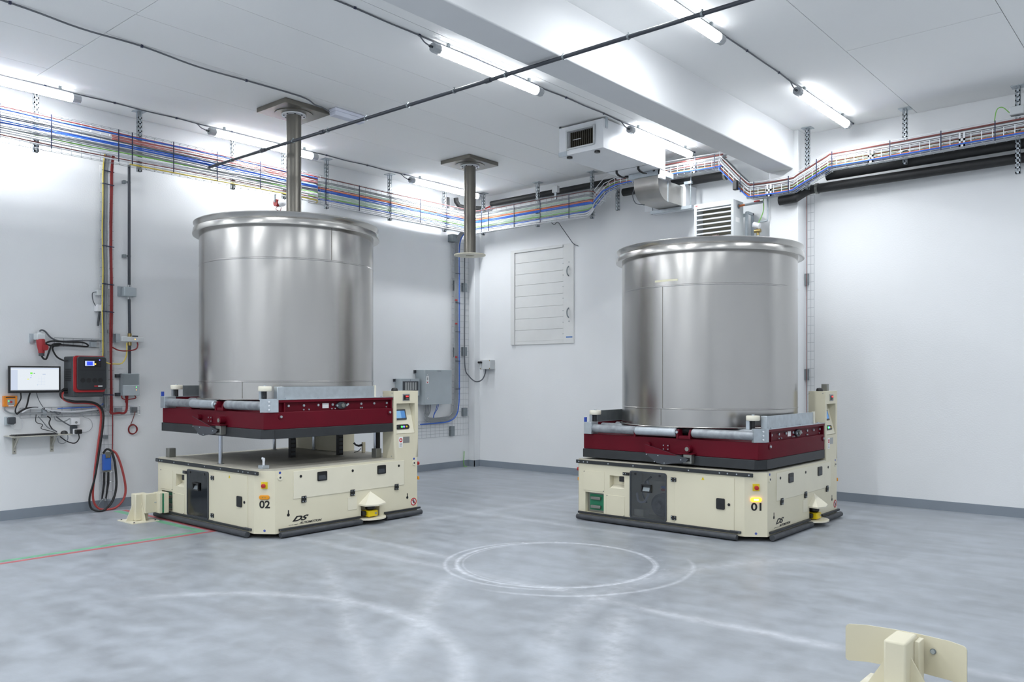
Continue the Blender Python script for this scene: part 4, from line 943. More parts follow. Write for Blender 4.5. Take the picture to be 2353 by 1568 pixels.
jb = thing('junction_box', (8.03, -0.32, 4.20), 'small grey junction box with green wires on the right hanger', 'junction box')
B(7.97, 8.10, -0.36, -0.28, 4.21, 4.30).build('box', 'light_box', jb, bevel=0.01)
for s in (-1, 1): wire('green_lead', [(8.03+s*0.065, -0.32, 4.25), (8.03+s*0.13, -0.32, 4.32), (8.03+s*0.18, -0.33, 4.30), (8.03+s*0.20, -0.34, 4.18)], 0.005, 'cable_green', jb)

# ---- black insulated pipes
def bpipe(pts, r, label):
    MB().tube(pts, r, 20).build('insulated_pipe', 'pipe_black', label=label, cat='pipe')
bpipe([(0.50, -0.10, 4.36), (2.98, -0.10, 4.365)], 0.045, 'black insulated pipe behind the tray from the corner to the ventilation box')
bpipe([(3.12, -0.17, 4.155), (4.80, -0.17, 4.150)], 0.055, 'black insulated pipe under the basket tray left of the beam')
bpipe([(6.02, -0.16, 3.93), (9.4, -0.16, 3.96)], 0.055, 'black insulated pipe close under the basket tray right of the beam')
bpipe([(5.50, -0.33, 3.675), (5.70, -0.33, 3.68), (5.77, -0.20, 3.77), (5.83, -0.15, 3.80), (9.4, -0.15, 3.80)], 0.055, 'lower black insulated pipe along the right wall')
bpipe([(0.09, -0.72, 4.42), (0.09, -0.72, 3.9)], 0.04, 'short upright black pipe on the left wall behind the corner lamp')
bpipe([(0.12, -0.55, 4.44), (0.12, -0.54, 4.38), (0.13, -0.48, 4.31), (0.18, -0.34, 4.295), (0.34, -0.14, 4.295)], 0.04, 'black elbow pipe in the room corner above the tray')
MB().tube([(0.37, -0.11, 4.30), (0.47, -0.10, 4.32)], 0.012, 8).build('valve_handle', 'estop_red', label='red valve handle on the corner pipe end', cat='valve')
for x, y, z, l in ((5.90, -0.15, 3.80, 'grey pipe clamp where the lower black pipe passes the pilaster'), (4.70, -0.17, 4.15, 'grey pipe clamp on the black pipe left of the beam')):
    MB().lathe([(0.056, x-0.015), (0.066, x-0.015), (0.066, x+0.015), (0.056, x+0.015)], (0, y, z), 24, 'x', closed=True).build('pipe_clamp', 'block_steel', label=l, cat='clamp')

# ================================================================== ventilation box under the ceiling
hv = thing('ventilation_unit', (3.88, -1.56, 4.16), 'white ceiling ventilation box with a dark grille, left of the beam', 'ventilation unit')
x0, x1, y0, y1, z0, z1 = 3.56, 4.205, -2.26, -0.86, 4.165, 4.505
g = MB(); g.holed((x0, y0, z0), (1, 0, 0), (0, 0, 1), x1-x0, z1-z0, [(0.13, 0.51, 0.075, 0.275, 0.06)])
for f in ([(x1, y0, z0), (x1, y1, z0), (x1, y1, z1), (x1, y0, z1)], [(x0, y1, z0), (x1, y1, z0), (x1, y1, z1), (x0, y1, z1)], [(x0, y0, z0), (x0, y1, z0), (x0, y1, z1), (x0, y0, z1)],
          [(x0, y0, z0), (x1, y0, z0), (x1, y1, z0), (x0, y1, z0)], [(x0, y0, z1), (x1, y0, z1), (x1, y1, z1), (x0, y1, z1)]): g.face(f)
g.build('casing', 'white_metal', hv)
B(x0+0.14, x0+0.50, y0+0.050, y0+0.058, z0+0.08, z0+0.27).build('filter', 'ink', hv)
for k in range(12): B(x0+0.15+k*0.029, x0+0.158+k*0.029, y0+0.03, y0+0.050, z0+0.08, z0+0.27).build('grille_fin', 'grille_dark', hv)
B(x0+0.19, x0+0.31, y0+0.02, y0+0.028, z0+0.17, z0+0.177).build('grille_rod', 'light_box', hv)
gf = MB().box(x0+0.115, x0+0.13, y0-0.018, y0, z0+0.06, z0+0.29).box(x0+0.51, x0+0.53, y0-0.018, y0, z0+0.06, z0+0.29).box(x0+0.115, x0+0.53, y0-0.018, y0, z0+0.055, z0+0.075).box(x0+0.115, x0+0.53, y0-0.018, y0, z0+0.275, z0+0.29)
gf.build('grille_frame', 'light_box', hv, bevel=0.004)
B(x0-0.004, x0+0.12, y0-0.004, y0+0.02, z0-0.004, z0+0.05).build('corner_plate', 'galv', hv)
B(x0, x1, -1.255, -1.25, z0-0.002, z0+0.0).build('panel_joint', 'dark_grey', hv)
for x, y in ((x0+0.10, y0+0.08), (x1-0.14, y0+0.08), (x0+0.10, y1-0.05), (x1-0.1, y1-0.08)): disc((x, y, z0), (0, 0, -1), 0.035, 0.02, 16).build('rubber_foot', 'black_plastic', hv)
for x in (x0+0.16, x1-0.16):
    MB().tube([(x, -1.25, z0), (x, -1.25, z0-0.03), (x+0.01, -1.23, z0-0.055), (x+0.03, -1.18, z0-0.075), (x+0.05, -1.13, z0-0.075)], [0.016, 0.016, 0.015, 0.011, 0.008], 8).build('hook', 'black_plastic', hv)
for y in (y0+0.06, y1-0.06): MB().box(x1, x1+0.012, y-0.02, y+0.02, 4.40, H-0.001).build('ceiling_strap', 'galv', hv)
B(x0, x0+0.02, y0, y0+0.02, z1, H-0.001).build('ceiling_stud', 'dark_grey', hv)
# galvanised duct dropping from the box and turning to the wall
du = thing('air_duct', (3.86, -0.5, 3.83), 'brushed metal air duct elbow from the ventilation box to the wall', 'duct')
ea, eb = 3.79, 4.155
prof = [(-0.95, 4.10), (-0.95, 4.03)] + [(-0.95+0.23*(1-math.cos(a)), 4.03-0.235*math.sin(a)) for a in [math.radians(9*k) for k in range(1, 11)]] + [(-0.30, 3.795), (-0.30, 4.06), (-0.62, 4.06), (-0.66, 4.10)]
MB().extrude([(ea, y, z) for y, z in prof], (eb-ea, 0, 0)).build('elbow', 'duct_steel', du)
for x in (ea, eb): MB().box(x-0.006, x+0.006, -0.715, -0.70, 3.79, 4.06).build('duct_seam', 'galv', du)
B(3.72, 4.19, -0.97, -0.62, 4.095, 4.163).build('collar', 'galv', du, bevel=0.003)
B(4.165, 4.20, -0.97, -0.84, 4.05, 4.164).build('side_plate', 'white_metal', du, bevel=0.003)
for z in (4.09, 4.13): disc((4.20, -0.90, z), (1, 0, 0), 0.008, 0.006, 8).build('plate_bolt', 'galv_dark', du)
B(3.55, 4.19, -0.30, 0.0, 3.79, 4.09).build('wall_box', 'white_metal', du, bevel=0.004)
for a in (3.82, 4.11): B(a, a+0.02, -0.345, -0.30, 3.83, 4.05).build('duct_clip', 'galv', du)
B(3.67, 4.30, -0.345, -0.30, 3.745, 3.788).build('support_rail', 'galv', du)
B(4.19, 4.30, -0.345, -0.30, 4.075, 4.11).build('support_rail', 'galv', du)
for x in (3.69, 4.275): MB().cyl((x, -0.322, 3.74), (x, -0.31, 4.20), 0.006, 8).build('threaded_rod', 'galv_dark', du)
wire('duct_lead', [(3.785, -0.92, 4.0), (3.77, -0.95, 3.89), (3.79, -0.90, 3.79), (3.86, -0.80, 3.775)], 0.006, 'cable_dgrey', du)
# fan heater with louvres
fh = thing('fan_heater', (4.7, -0.3, 3.15), 'white wall fan heater with slanted louvres behind the right tank', 'heater')
hx0, hx1, hy0, hz0, hz1 = 4.425, 4.975, -0.50, 3.10, 3.745
g = MB(); g.holed((hx0, hy0, hz0), (1, 0, 0), (0, 0, 1), hx1-hx0, hz1-hz0, [(0.035, 0.515, 0.04, 0.585, 0.16)])
yb = -0.22
for f in ([(hx1, hy0, hz0), (hx1, yb, hz0), (hx1, yb, hz1), (hx1, hy0, hz1)], [(hx0, hy0, hz0), (hx0, yb, hz0), (hx0, yb, hz1), (hx0, hy0, hz1)], [(hx0, yb, hz0), (hx1, yb, hz0), (hx1, yb, hz1), (hx0, yb, hz1)],
          [(hx0, hy0, hz0), (hx1, hy0, hz0), (hx1, yb, hz0), (hx0, yb, hz0)], [(hx0, hy0, hz1), (hx1, hy0, hz1), (hx1, yb, hz1), (hx0, yb, hz1)]): g.face(f)
g.build('casing', 'light_box', fh)
B(hx0+0.05, hx1-0.05, hy0+0.145, hy0+0.155, hz0+0.05, hz1-0.07).build('core', 'cavity', fh)
lv = None
for k in range(9):
    z = hz0+0.075+k*0.061
    if lv is None: lv = MB().obox((4.7, hy0+0.012, z), (1, 0, 0), (0, -0.85, -0.5), (0, 0.5, -0.85), 0.238, 0.026, 0.003).build('louvre', 'white_metal', fh)
    else: share(lv, 'louvre', fh, (0, 0, k*0.061))
B(4.445, 4.475, hy0-0.002, hy0, hz1-0.026, hz1-0.018).build('badge', 'sign_red', fh)
B(hx1, hx1+0.0015, -0.44, -0.33, 3.47, 3.53).build('data_plate', 'sign_white', fh)
wb = MB().box(5.0, 5.03, -0.20, -0.02, 3.60, 3.63).box(5.0, 5.03, -0.05, -0.02, 3.1, 3.63).box(5.0, 5.03, -0.22, -0.19, 3.1, 3.62).box(hx1-0.02, 5.0, -0.22, -0.19, 3.56, 3.6).box(4.43, 4.47, -0.22, 0.0, 3.58, 3.62).build('wall_bracket', 'galv', fh)
vp = thing('heating_pipe', (5.15, -0.3, 3.4), 'copper and chrome pipe with a red tap feeding the fan heater', 'pipe')
wire('pipe', [(hx1, -0.36, 3.675), (5.04, -0.36, 3.68), (5.14, -0.33, 3.69)], 0.014, 'copper', vp)
MB().cyl((hx1, -0.36, 3.675), (hx1+0.01, -0.36, 3.675), 0.03, 16).build('pipe_collar', 'galv_dark', vp)
wire('fitting', [(5.06, -0.355, 3.682), (5.14, -0.33, 3.69), (5.22, -0.31, 3.695), (5.28, -0.30, 3.70)], 0.017, 'galv', vp)
MB().box(5.17, 5.24, -0.335, -0.315, 3.708, 3.722).build('tap_handle', 'estop_red', vp)
wire('conduit', [(5.05, -0.27, 3.86), (5.05, -0.27, 3.79), (5.09, -0.27, 3.775), (5.30, -0.27, 3.78), (5.32, -0.27, 3.77), (5.322, -0.27, 3.50), (5.30, -0.27, 3.46), (5.22, -0.27, 3.46)], 0.010, 'galv', vp)
vv = thing('zone_valve', (5.2, -0.27, 3.2), 'white valve actuator with brass body on the wall right of the fan heater', 'valve')
MB().cyl((5.15, -0.30, 3.43), (5.23, -0.30, 3.40), 0.036, 16).build('actuator', 'white_plastic', vv)
MB().cyl((5.20, -0.28, 3.39), (5.20, -0.28, 3.29), 0.018, 12).build('valve_body', 'brass', vv); MB().cyl((5.16, -0.29, 3.345), (5.24, -0.29, 3.345), 0.024, 12).build('valve_union', 'brass', vv)
MB().cyl((5.20, -0.28, 3.29), (5.20, -0.28, 3.05), 0.016, 12).build('pipe_stub', 'galv', vv)
wire('green_lead', [(5.20, -0.28, 3.44), (5.24, -0.27, 3.52), (5.27, -0.27, 3.62), (5.265, -0.27, 3.76)], 0.006, 'cable_green', vv)
hs = [(4.52 + 0.012*k, -0.56, 3.215 + 0.075*math.sin(math.pi*min(1, k/24.0)*0.62)) for k in range(25)]
MB().tube(hs, [0.022 if k % 2 else 0.016 for k in range(25)], 10).build('corrugated_hose', 'hose_brown', label='brown corrugated hose hanging in front of the fan heater louvres', cat='hose')
B(4.96, 5.02, -0.50, -0.44, 3.86, 3.98).build('sensor_box', 'black_plastic', bevel=0.008, label='small black box under the beam end beside the tray', cat='sensor')

# narrow upright wire tray right of the pilaster
va = mesh_tray('wire_tray', 'narrow upright wire tray with a thin red wire, right of the pilaster', [((5.74, -0.05, 0.75), (1, 0, 0), (0, 0, 1), 0.085, 3.0, 0.0425, 0.107, 0.0022)], m='wire_grey')
MB().tube([(5.732, -0.055, 0.75), (5.732, -0.055, 3.75)], 0.004, 5).build('thin_wire', 'cable_brown', va)
for z0_, z1_ in ((2.645, 2.786), (1.463, 1.60)): MB().box(5.702, 5.745, -0.045, 0.0, z0_, z1_).build('wall_bracket', 'galv_dark', va)

# ================================================================== left wall: chargers, screen, cables
def wbox(name, x, y0, y1, z0, z1, m, label, cat, bevel=0.006): return B(0.0 if x > 0 else 0, x, y0, y1, z0, z1).build(name, m, label=label, cat=cat, bevel=bevel)
# upright wire tray with its cables
vt = mesh_tray('wire_tray', 'tall upright wire tray on the left wall from the ceiling tray to the floor',
    [((0.045, -6.175, 0.10), (0, 1, 0), (0, 0, 1), 0.135, 3.80, 0.045, 0.105, 0.0024), ((0.045, -6.175, 0.10), (0, 0, 1), (1, 0, 0), 3.8, 0.035, 0.105, 0.035, 0.0022), ((0.045, -6.04, 0.10), (0, 0, 1), (1, 0, 0), 3.8, 0.035, 0.105, 0.035, 0.0022)])
for z in (3.83, 3.68, 2.98, 2.55, 2.24, 1.30): MB().obox((0.098, -6.108, z), (0, 1, -0.06), (0, 0.06, 1), (1, 0, 0), 0.066, 0.005, 0.003).build('cable_tie', 'tie_navy', vt)
for z in (3.3, 2.0, 0.8): B(0.002, 0.045, -6.13, -6.085, z, z+0.04).build('wall_bracket', 'galv_dark', vt)
def drop(y, r, m, zb, label, group=None, x=0.072, top=3.93, tail=()):
    pts = [(0.16, y, top+0.10), (0.11, y+0.004, top+0.02), (x+0.01, y, top-0.12)] + [(x, y+0.004*math.sin(i*1.7+y*9), top-0.3-(top-0.3-zb)*i/8) for i in range(9)] + list(tail)
    wire('cable', pts, r, 'cable_'+m, n=3, label=label, cat='cable', group=group)
drop(-6.165, 0.007, 'yellow', 1.78, 'yellow cable down the left edge of the upright tray', x=0.085, tail=[(0.085, -6.16, 1.70), (0.085, -6.10, 1.655), (0.085, -6.03, 1.65), (0.09, -5.95, 1.66), (0.10, -5.905, 1.75), (0.10, -5.90, 1.895)])
drop(-6.148, 0.008, 'dgrey', 1.2, 'dark blue grey cable beside the yellow one in the upright tray', tail=[(0.07, -6.15, 1.16), (0.07, -6.22, 1.12)])
drop(-6.130, 0.008, 'grey', 1.2, 'left one of the two grey cables down the upright tray', tail=[(0.07, -6.14, 1.14), (0.07, -6.22, 1.10)])
drop(-6.112, 0.008, 'grey', 1.2, 'right one of the two grey cables down the upright tray', tail=[(0.07, -6.12, 1.12), (0.07, -6.22, 1.085)])
drop(-6.094, 0.007, 'white', 2.5, 'pale cable ending at the sensor boxes in the upright tray')
drop(-6.072, 0.013, 'dred', 1.15, 'thick dark red cable down the right edge of the upright tray', x=0.08, tail=[(0.085, -6.078, 1.10), (0.085, -6.05, 1.085), (0.085, -5.98, 1.09), (0.09, -5.93, 1.085), (0.09, -5.90, 1.12), (0.09, -5.895, 1.20), (0.10, -5.895, 1.29)])
drop(-6.060, 0.006, 'dred', 0.66, 'thin dark red wire down to the blue battery connector', x=0.088, tail=[(0.10, -6.09, 0.64)])
# sensor boxes left of the tray
sb = thing('sensor_box', (0.05, -6.2, 2.25), 'pair of small white sensor boxes linked by a short cable, beside the upright tray', 'sensor')
B(0.0, 0.07, -6.215, -6.150, 2.42, 2.485).build('box', 'light_box', sb, bevel=0.006); B(0.0, 0.08, -6.225, -6.155, 2.24, 2.315).build('box', 'white_plastic', sb, bevel=0.006)
wire('link_cable', [(0.04, -6.215, 2.46), (0.05, -6.26, 2.44), (0.05, -6.255, 2.36), (0.04, -6.222, 2.30)], 0.005, 'cable_dgrey', sb)
MB().cyl((0.04, -6.18, 2.24), (0.045, -6.20, 2.08), 0.012, 8).build('probe', 'dark_grey', sb)
# conduit with clamps and boxes
cd = thing('conduit', (0.07, -5.86, 1.54), 'dark grey vertical conduit on the left wall right of the upright tray', 'conduit')
MB().cyl((0.07, -5.86, 2.54), (0.07, -5.86, 3.95), 0.016, 12).build('pipe', 'conduit', cd); MB().cyl((0.07, -5.855, 1.99), (0.07, -5.86, 2.42), 0.016, 12).build('pipe', 'conduit', cd); MB().cyl((0.07, -5.855, 1.54), (0.07, -5.855, 1.89), 0.016, 12).build('pipe', 'conduit', cd)
for z in (3.755, 2.90): MB().box(0.0, 0.05, -5.915, -5.885, z-0.018, z+0.018).box(0.04, 0.06, -5.90, -5.835, z-0.010, z+0.010).build('clamp', 'galv_dark', cd)
for z in (1.985, 1.885): MB().cyl((0.07, -5.855, z-0.02), (0.07, -5.855, z+0.02), 0.022, 12).build('coupling', 'brass', cd)
j2 = thing('junction_box', (0.06, -5.865, 2.43), 'grey junction box in the middle of the dark conduit', 'junction box')
B(0.03, 0.12, -5.935, -5.795, 2.43, 2.535).build('box', 'grey_box', j2, bevel=0.008); B(0.0, 0.03, -5.965, -5.80, 2.43, 2.545).build('mount', 'galv', j2)
for z in (2.535, 2.40): B(0.055, 0.085, -5.88, -5.84, z, z+0.03).build('gland', 'light_box', j2)
ps = thing('power_strip', (0.07, -5.84, 1.905), 'flat pale grey connector strip with an orange lamp crossing the conduit', 'power strip')
B(0.09, 0.125, -5.965, -5.715, 1.908, 1.965).build('housing', 'light_box', ps, bevel=0.004); B(0.0, 0.10, -6.02, -5.975, 1.895, 1.995).build('mount', 'galv', ps)
B(0.125, 0.127, -5.822, -5.812, 1.932, 1.942).build('pilot_lamp', 'led_orange', ps); B(0.08, 0.11, -5.83, -5.775, 1.965, 1.98).build('clip', 'dark_grey', ps)
wire('cable', [(0.085, -6.06, 1.84), (0.09, -6.0, 1.81), (0.10, -5.93, 1.80), (0.10, -5.84, 1.81), (0.10, -5.79, 1.83), (0.10, -5.775, 1.87), (0.10, -5.78, 1.905)], 0.008, 'cable_dred', label='dark red cable looping under the connector strip', cat='cable')
# ribbed amplifier box
am = thing('amplifier_box', (0.06, -5.86, 1.285), 'grey ribbed aluminium amplifier box hanging below the conduit', 'amplifier')
B(0.02, 0.10, -5.951, -5.762, 1.287, 1.541).build('case', 'grey_box', am)
for k in range(11): B(0.10, 0.118, -5.951, -5.762, 1.415+k*0.0115, 1.421+k*0.0115).build('cooling_fin', 'grey_box', am)
B(0.10, 0.121, -5.951, -5.762, 1.287, 1.41).build('front_cover', 'grey_box', am, bevel=0.004)
for z in (1.515, 1.30): B(0.0, 0.05, -5.995, -5.951, z-0.02, z+0.02).build('ear', 'dark_grey', am)
disc((0.121, -5.80, 1.385), (1, 0, 0), 0.004, 0.002, 8).build('status_led', 'led_green', am); disc((0.121, -5.80, 1.352), (1, 0, 0), 0.004, 0.002, 8).build('status_led', 'led_orange', am)
for y in (-5.95, -5.91, -5.895, -5.80): wire('lead', [(0.08, y, 1.287), (0.085, y+0.005, 1.255), (0.09, -5.905, 1.235), (0.09, -5.90, 1.19)], 0.006, 'cable_dred', am)
# tray with the coiled red lead
ht = mesh_tray('wire_tray', 'short horizontal wire tray under the amplifier box holding dark red cables', [((0.045, -6.033, 1.062), (0, 1, 0), (0, 0, 1), 0.31, 0.102, 0.10, 0.051, 0.003)])
B(0.0, 0.05, -6.0, -5.93, 1.10, 1.15).build('wall_bracket', 'galv', ht); B(0.0, 0.06, -5.82, -5.76, 1.085, 1.15).build('wall_bracket', 'galv_dark', ht)
co = thing('cable_coil', (0.04, -5.80, 0.83), 'small coil of dark red lead hanging on the left wall', 'cable')
wire('lead', [(0.07, -5.79, 1.10), (0.04, -5.80, 1.02), (0.035, -5.835, 0.93)], 0.005, 'cable_brown', co)
for k, (ry, rz) in enumerate(((0.05, 0.057), (0.045, 0.052), (0.052, 0.05))):
    MB().tube([(0.03+0.006*k, -5.803 + ry*math.cos(a), 0.892 + rz*math.sin(a)) for a in [2*math.pi*i/24 for i in range(24)]], 0.0055, 6, closed=True).build('coil_turn', 'cable_dred', co)
# battery charger
ch = thing('battery_charger', (0.16, -6.38, 1.28), 'dark grey battery charger with a red band and blue display on the left wall', 'charger')
B(0.0, 0.255, -6.545, -6.225, 1.285, 1.725).build('case', 'charger_dark', ch, bevel=0.012)
rbp = [(-6.545+p[0], 1.335+p[1]) for p in roundrect(0.328, 0.398, 0.03)]
MB().extrude([(0.255, y, z) for y, z in rbp], (0.02, 0, 0)).build('red_band', 'red', ch)
fbp = [(-6.520+p[0], 1.362+p[1]) for p in roundrect(0.305, 0.362, 0.03)]
MB().extrude([(0.27, y, z) for y, z in fbp], (0.032, 0, 0)).build('front_cover', 'charger_face', ch, bevel=0.006)
dpl = B(0.302, 0.305, -6.452, -6.272, 1.608, 1.698).build('display', 'ink', ch)
B(0.305, 0.3065, -6.442, -6.345, 1.622, 1.676).build('lcd_frame', 'lcd_white', dpl); B(0.3065, 0.308, -6.424, -6.363, 1.628, 1.670).build('lcd', 'lcd_blue', dpl)
disc((0.305, -6.335, 1.643), (1, 0, 0), 0.008, 0.002, 10).build('status_led', 'led_orange', dpl); disc((0.305, -6.29, 1.687), (1, 0, 0), 0.006, 0.002, 10).build('status_led', 'led_blue', dpl)
for z in (1.66, 1.645, 1.63): disc((0.305, -6.295, z), (1, 0, 0), 0.004, 0.002, 8).build('key', 'dark_grey', dpl)
B(0.302, 0.303, -6.49, -6.235, 1.575, 1.578).build('cover_joint', 'ink', ch)
for k in range(4):
    disc((0.302, -6.465+k*0.062, 1.465), (1, 0, 0), 0.026, 0.0015, 20).build('vent_disc', 'black_plastic', ch)
B(0.302, 0.3035, -6.345, -6.305, 1.395, 1.407).build('logo_mark', 'sign_red', ch); B(0.302, 0.3035, -6.303, -6.258, 1.395, 1.407).build('logo_mark', 'sign_white', ch)
for k in range(7): B(0.05, 0.20, -6.5475, -6.545, 1.46+k*0.02, 1.47+k*0.02).build('side_vent', 'ink', ch)
for z in (1.365, 1.335): MB().cyl((0.10, -6.545, z), (0.10, -6.585, z), 0.017, 10).build('cable_socket', 'black_plastic', ch)
# heavy charging leads, looping down to the blue connector
wire('charging_lead', [(0.10, -6.585, 1.335), (0.12, -6.61, 1.30), (0.12, -6.585, 1.255), (0.12, -6.50, 1.222), (0.12, -6.36, 1.213), (0.12, -6.26, 1.19), (0.12, -6.205, 1.12), (0.12, -6.20, 0.98), (0.12, -6.235, 0.70), (0.12, -6.27, 0.40), (0.12, -6.283, 0.15),
     (0.13, -6.23, 0.035), (0.16, -6.13, 0.013), (0.13, -6.02, 0.03), (0.12, -5.94, 0.12), (0.12, -5.925, 0.25), (0.12, -5.967, 0.46), (0.11, -6.02, 0.62), (0.10, -6.075, 0.675)], 0.0125, 'cable_red', label='thick red charging lead looping from the charger down to the floor', cat='cable')
wire('charging_lead', [(0.10, -6.585, 1.365), (0.12, -6.625, 1.33), (0.12, -6.60, 1.27), (0.14, -6.50, 1.235), (0.14, -6.36, 1.228), (0.14, -6.25, 1.20), (0.135, -6.185, 1.12), (0.145, -6.185, 0.98), (0.145, -6.225, 0.68), (0.145, -6.275, 0.38), (0.145, -6.33, 0.17),
     (0.15, -6.315, 0.05), (0.20, -6.25, 0.013), (0.155, -6.148, 0.03), (0.14, -6.07, 0.12), (0.14, -6.036, 0.28), (0.14, -6.053, 0.52), (0.13, -6.085, 0.655), (0.11, -6.13, 0.685), (0.10, -6.165, 0.64)], 0.0125, 'cable_black', label='thick black charging lead looping beside the red one down to the floor', cat='cable')
bc = thing('battery_connector', (0.10, -6.13, 0.30), 'blue battery connector hanging on the lower end of the upright tray', 'connector')
B(0.085, 0.135, -6.176, -6.088, 0.45, 0.63).build('shell', 'connector_blue', bc, bevel=0.008)
MB().extrude([(0.136, -6.165, 0.66), (0.136, -6.09, 0.66), (0.136, -6.105, 0.59), (0.136, -6.15, 0.59)], (0.01, 0, 0)).build('clamp', 'block_steel', bc, bevel=0.003)
for y in (-6.15, -6.115): disc((0.146, y, 0.60), (1, 0, 0), 0.008, 0.004, 8).build('clamp_screw', 'brass', bc)
B(0.09, 0.13, -6.17, -6.095, 0.43, 0.45).build('contact_plate', 'block_steel', bc)
for y, q in ((-6.158, -6.178), (-6.112, -6.135)): MB().tube([(0.11, y, 0.43), (0.105, y, 0.30), (0.10, q, 0.13)], [0.012, 0.014, 0.009], 8).build('cable_tail', 'cable_black', bc)
for y, q in ((-6.17, -6.21), (-6.15, -6.13), (-6.12, -6.095)): MB().tube([(0.08, y, 0.13), (0.06, q, 0.03)], 0.005, 6).build('tray_foot', 'galv_dark', bc)
# wall socket with red plug
so = thing('power_socket', (0.07, -6.82, 1.86), 'grey wall socket with a large red plug hanging from it', 'socket')
B(0.0, 0.03, -6.89, -6.855, 1.865, 1.963).build('mount', 'galv', so); B(0.02, 0.13, -6.858, -6.775, 1.895, 1.965).build('box', 'light_box', so, bevel=0.01)
MB().cyl((0.075, -6.815, 1.965), (0.075, -6.815, 1.985), 0.02, 12).build('gland', 'light_box', so)
MB().tube([(0.10, -6.815, 1.90), (0.11, -6.812, 1.84), (0.115, -6.81, 1.78), (0.115, -6.81, 1.755)], [0.042, 0.042, 0.032, 0.030], 18).build('plug', 'plug_red', so)
MB().cyl((0.10, -6.79, 1.815), (0.155, -6.785, 1.815), 0.033, 20).build('plug_cap', 'plug_red', so); MB().cyl((0.115, -6.81, 1.757), (0.115, -6.81, 1.725), 0.028, 14).build('plug_collar', 'dark_grey', so)
wire('cable', [(0.075, -6.815, 1.985), (0.06, -6.79, 2.005), (0.05, -6.75, 1.99), (0.05, -6.69, 1.925), (0.05, -6.60, 1.893), (0.05, -6.40, 1.905), (0.05, -6.20, 1.908), (0.06, -6.13, 1.91)], 0.009, 'cable_dgrey', label='dark grey cable from the top of the wall socket along the short tray', cat='cable')
wire('cable', [(0.115, -6.81, 1.725), (0.11, -6.785, 1.695), (0.10, -6.755, 1.70), (0.08, -6.72, 1.78), (0.07, -6.69, 1.845), (0.07, -6.63, 1.865), (0.07, -6.60, 1.855), (0.07, -6.66, 1.838), (0.07, -6.74, 1.85), (0.07, -6.745, 1.87), (0.07, -6.68, 1.89), (0.07, -6.55, 1.885), (0.07, -6.38, 1.885), (0.07, -6.32, 1.86), (0.07, -6.33, 1.84), (0.07, -6.45, 1.845), (0.07, -6.62, 1.85),
     (0.07, -6.675, 1.83), (0.07, -6.68, 1.79), (0.07, -6.64, 1.72), (0.08, -6.58, 1.683), (0.10, -6.545, 1.68)], 0.0095, 'cable_black', label='black cable coiled beside the red plug and leading to the charger', cat='cable')
ut = mesh_tray('wire_tray', 'short horizontal wire tray right of the red plug', [((0.03, -6.65, 1.833), (0, 1, 0), (0, 0, 1), 0.485, 0.095, 0.097, 0.095, 0.003)])
B(0.0, 0.04, -6.275, -6.21, 1.84, 1.905).build('wall_bracket', 'galv', ut)
# monitor
mo = thing('monitor', (0.08, -6.865, 1.33), 'flat computer monitor with a bright white screen on the left wall', 'monitor')
B(0.065, 0.10, -7.118, -6.612, 1.333, 1.617).build('bezel', 'black_plastic', mo, bevel=0.004); B(0.0, 0.065, -6.93, -6.80, 1.42, 1.53).build('wall_mount', 'black_plastic', mo)
scn = B(0.10, 0.1012, -7.100, -6.632, 1.358, 1.600).build('screen', 'screen_white', mo)
B(0.1012, 0.1016, -7.098, -7.035, 1.365, 1.575).build('side_bar', 'screen_tint', scn); B(0.1012, 0.1016, -7.099, -6.633, 1.359, 1.364).build('task_bar', 'dark_grey', scn); B(0.1012, 0.1016, -7.099, -6.633, 1.585, 1.599).build('title_bar', 'screen_tint', scn)
for y0_, y1_, z0_, z1_, m_ in ((-6.915, -6.893, 1.532, 1.55, 'screen_green'), (-6.882, -6.868, 1.537, 1.543, 'pcb_green'), (-6.908, -6.9, 1.512, 1.518, 'screen_pale'), (-6.912, -6.905, 1.492, 1.498, 'lcd_blue'), (-6.943, -6.926, 1.474, 1.482, 'screen_yellow'), (-6.795, -6.765, 1.53, 1.533, 'screen_blue'), (-6.848, -6.84, 1.415, 1.419, 'screen_pale')):
    B(0.1012, 0.1018, y0_, y1_, z0_, z1_).build('screen_item', m_, scn)
for y in (-6.83, -6.805, -6.78): B(0.1012, 0.1015, y, y+0.0015, 1.415, 1.51).build('screen_line', 'screen_tint', scn)
for z in (1.42, 1.45, 1.48): B(0.1012, 0.1015, -6.84, -6.77, z, z+0.0015).build('screen_line', 'screen_tint', scn)
# orange call point
oc = thing('alarm_box', (0.03, -7.084, 1.19), 'orange wall box with a grey panel and red knob below the monitor', 'alarm box')
B(0.0, 0.05, -7.148, -7.020, 1.192, 1.303).build('case', 'orange_box', oc, bevel=0.003); B(0.05, 0.054, -7.115, -7.047, 1.208, 1.268).build('panel', 'plate_grey', oc)
MB().cyl((0.054, -7.083, 1.240), (0.068, -7.083, 1.240), 0.011, 14).build('knob', 'estop_red', oc); disc((0.054, -7.103, 1.25), (1, 0, 0), 0.005, 0.003, 8).build('status_led', 'led_green', oc)
B(0.05, 0.0515, -7.105, -7.055, 1.196, 1.204).build('label_strip', 'sign_white', oc); B(0.05, 0.0512, -7.130, -7.04, 1.283, 1.295).build('lettering_band', 'ink', oc)
wire('cable', [(0.03, -7.135, 1.192), (0.03, -7.13, 1.155), (0.035, -7.08, 1.125), (0.04, -7.0, 1.115), (0.05, -6.85, 1.11), (0.05, -6.5, 1.105), (0.05, -6.2, 1.10)], 0.008, 'cable_grey', label='grey cable from the orange box into the lower wire tray', cat='cable')
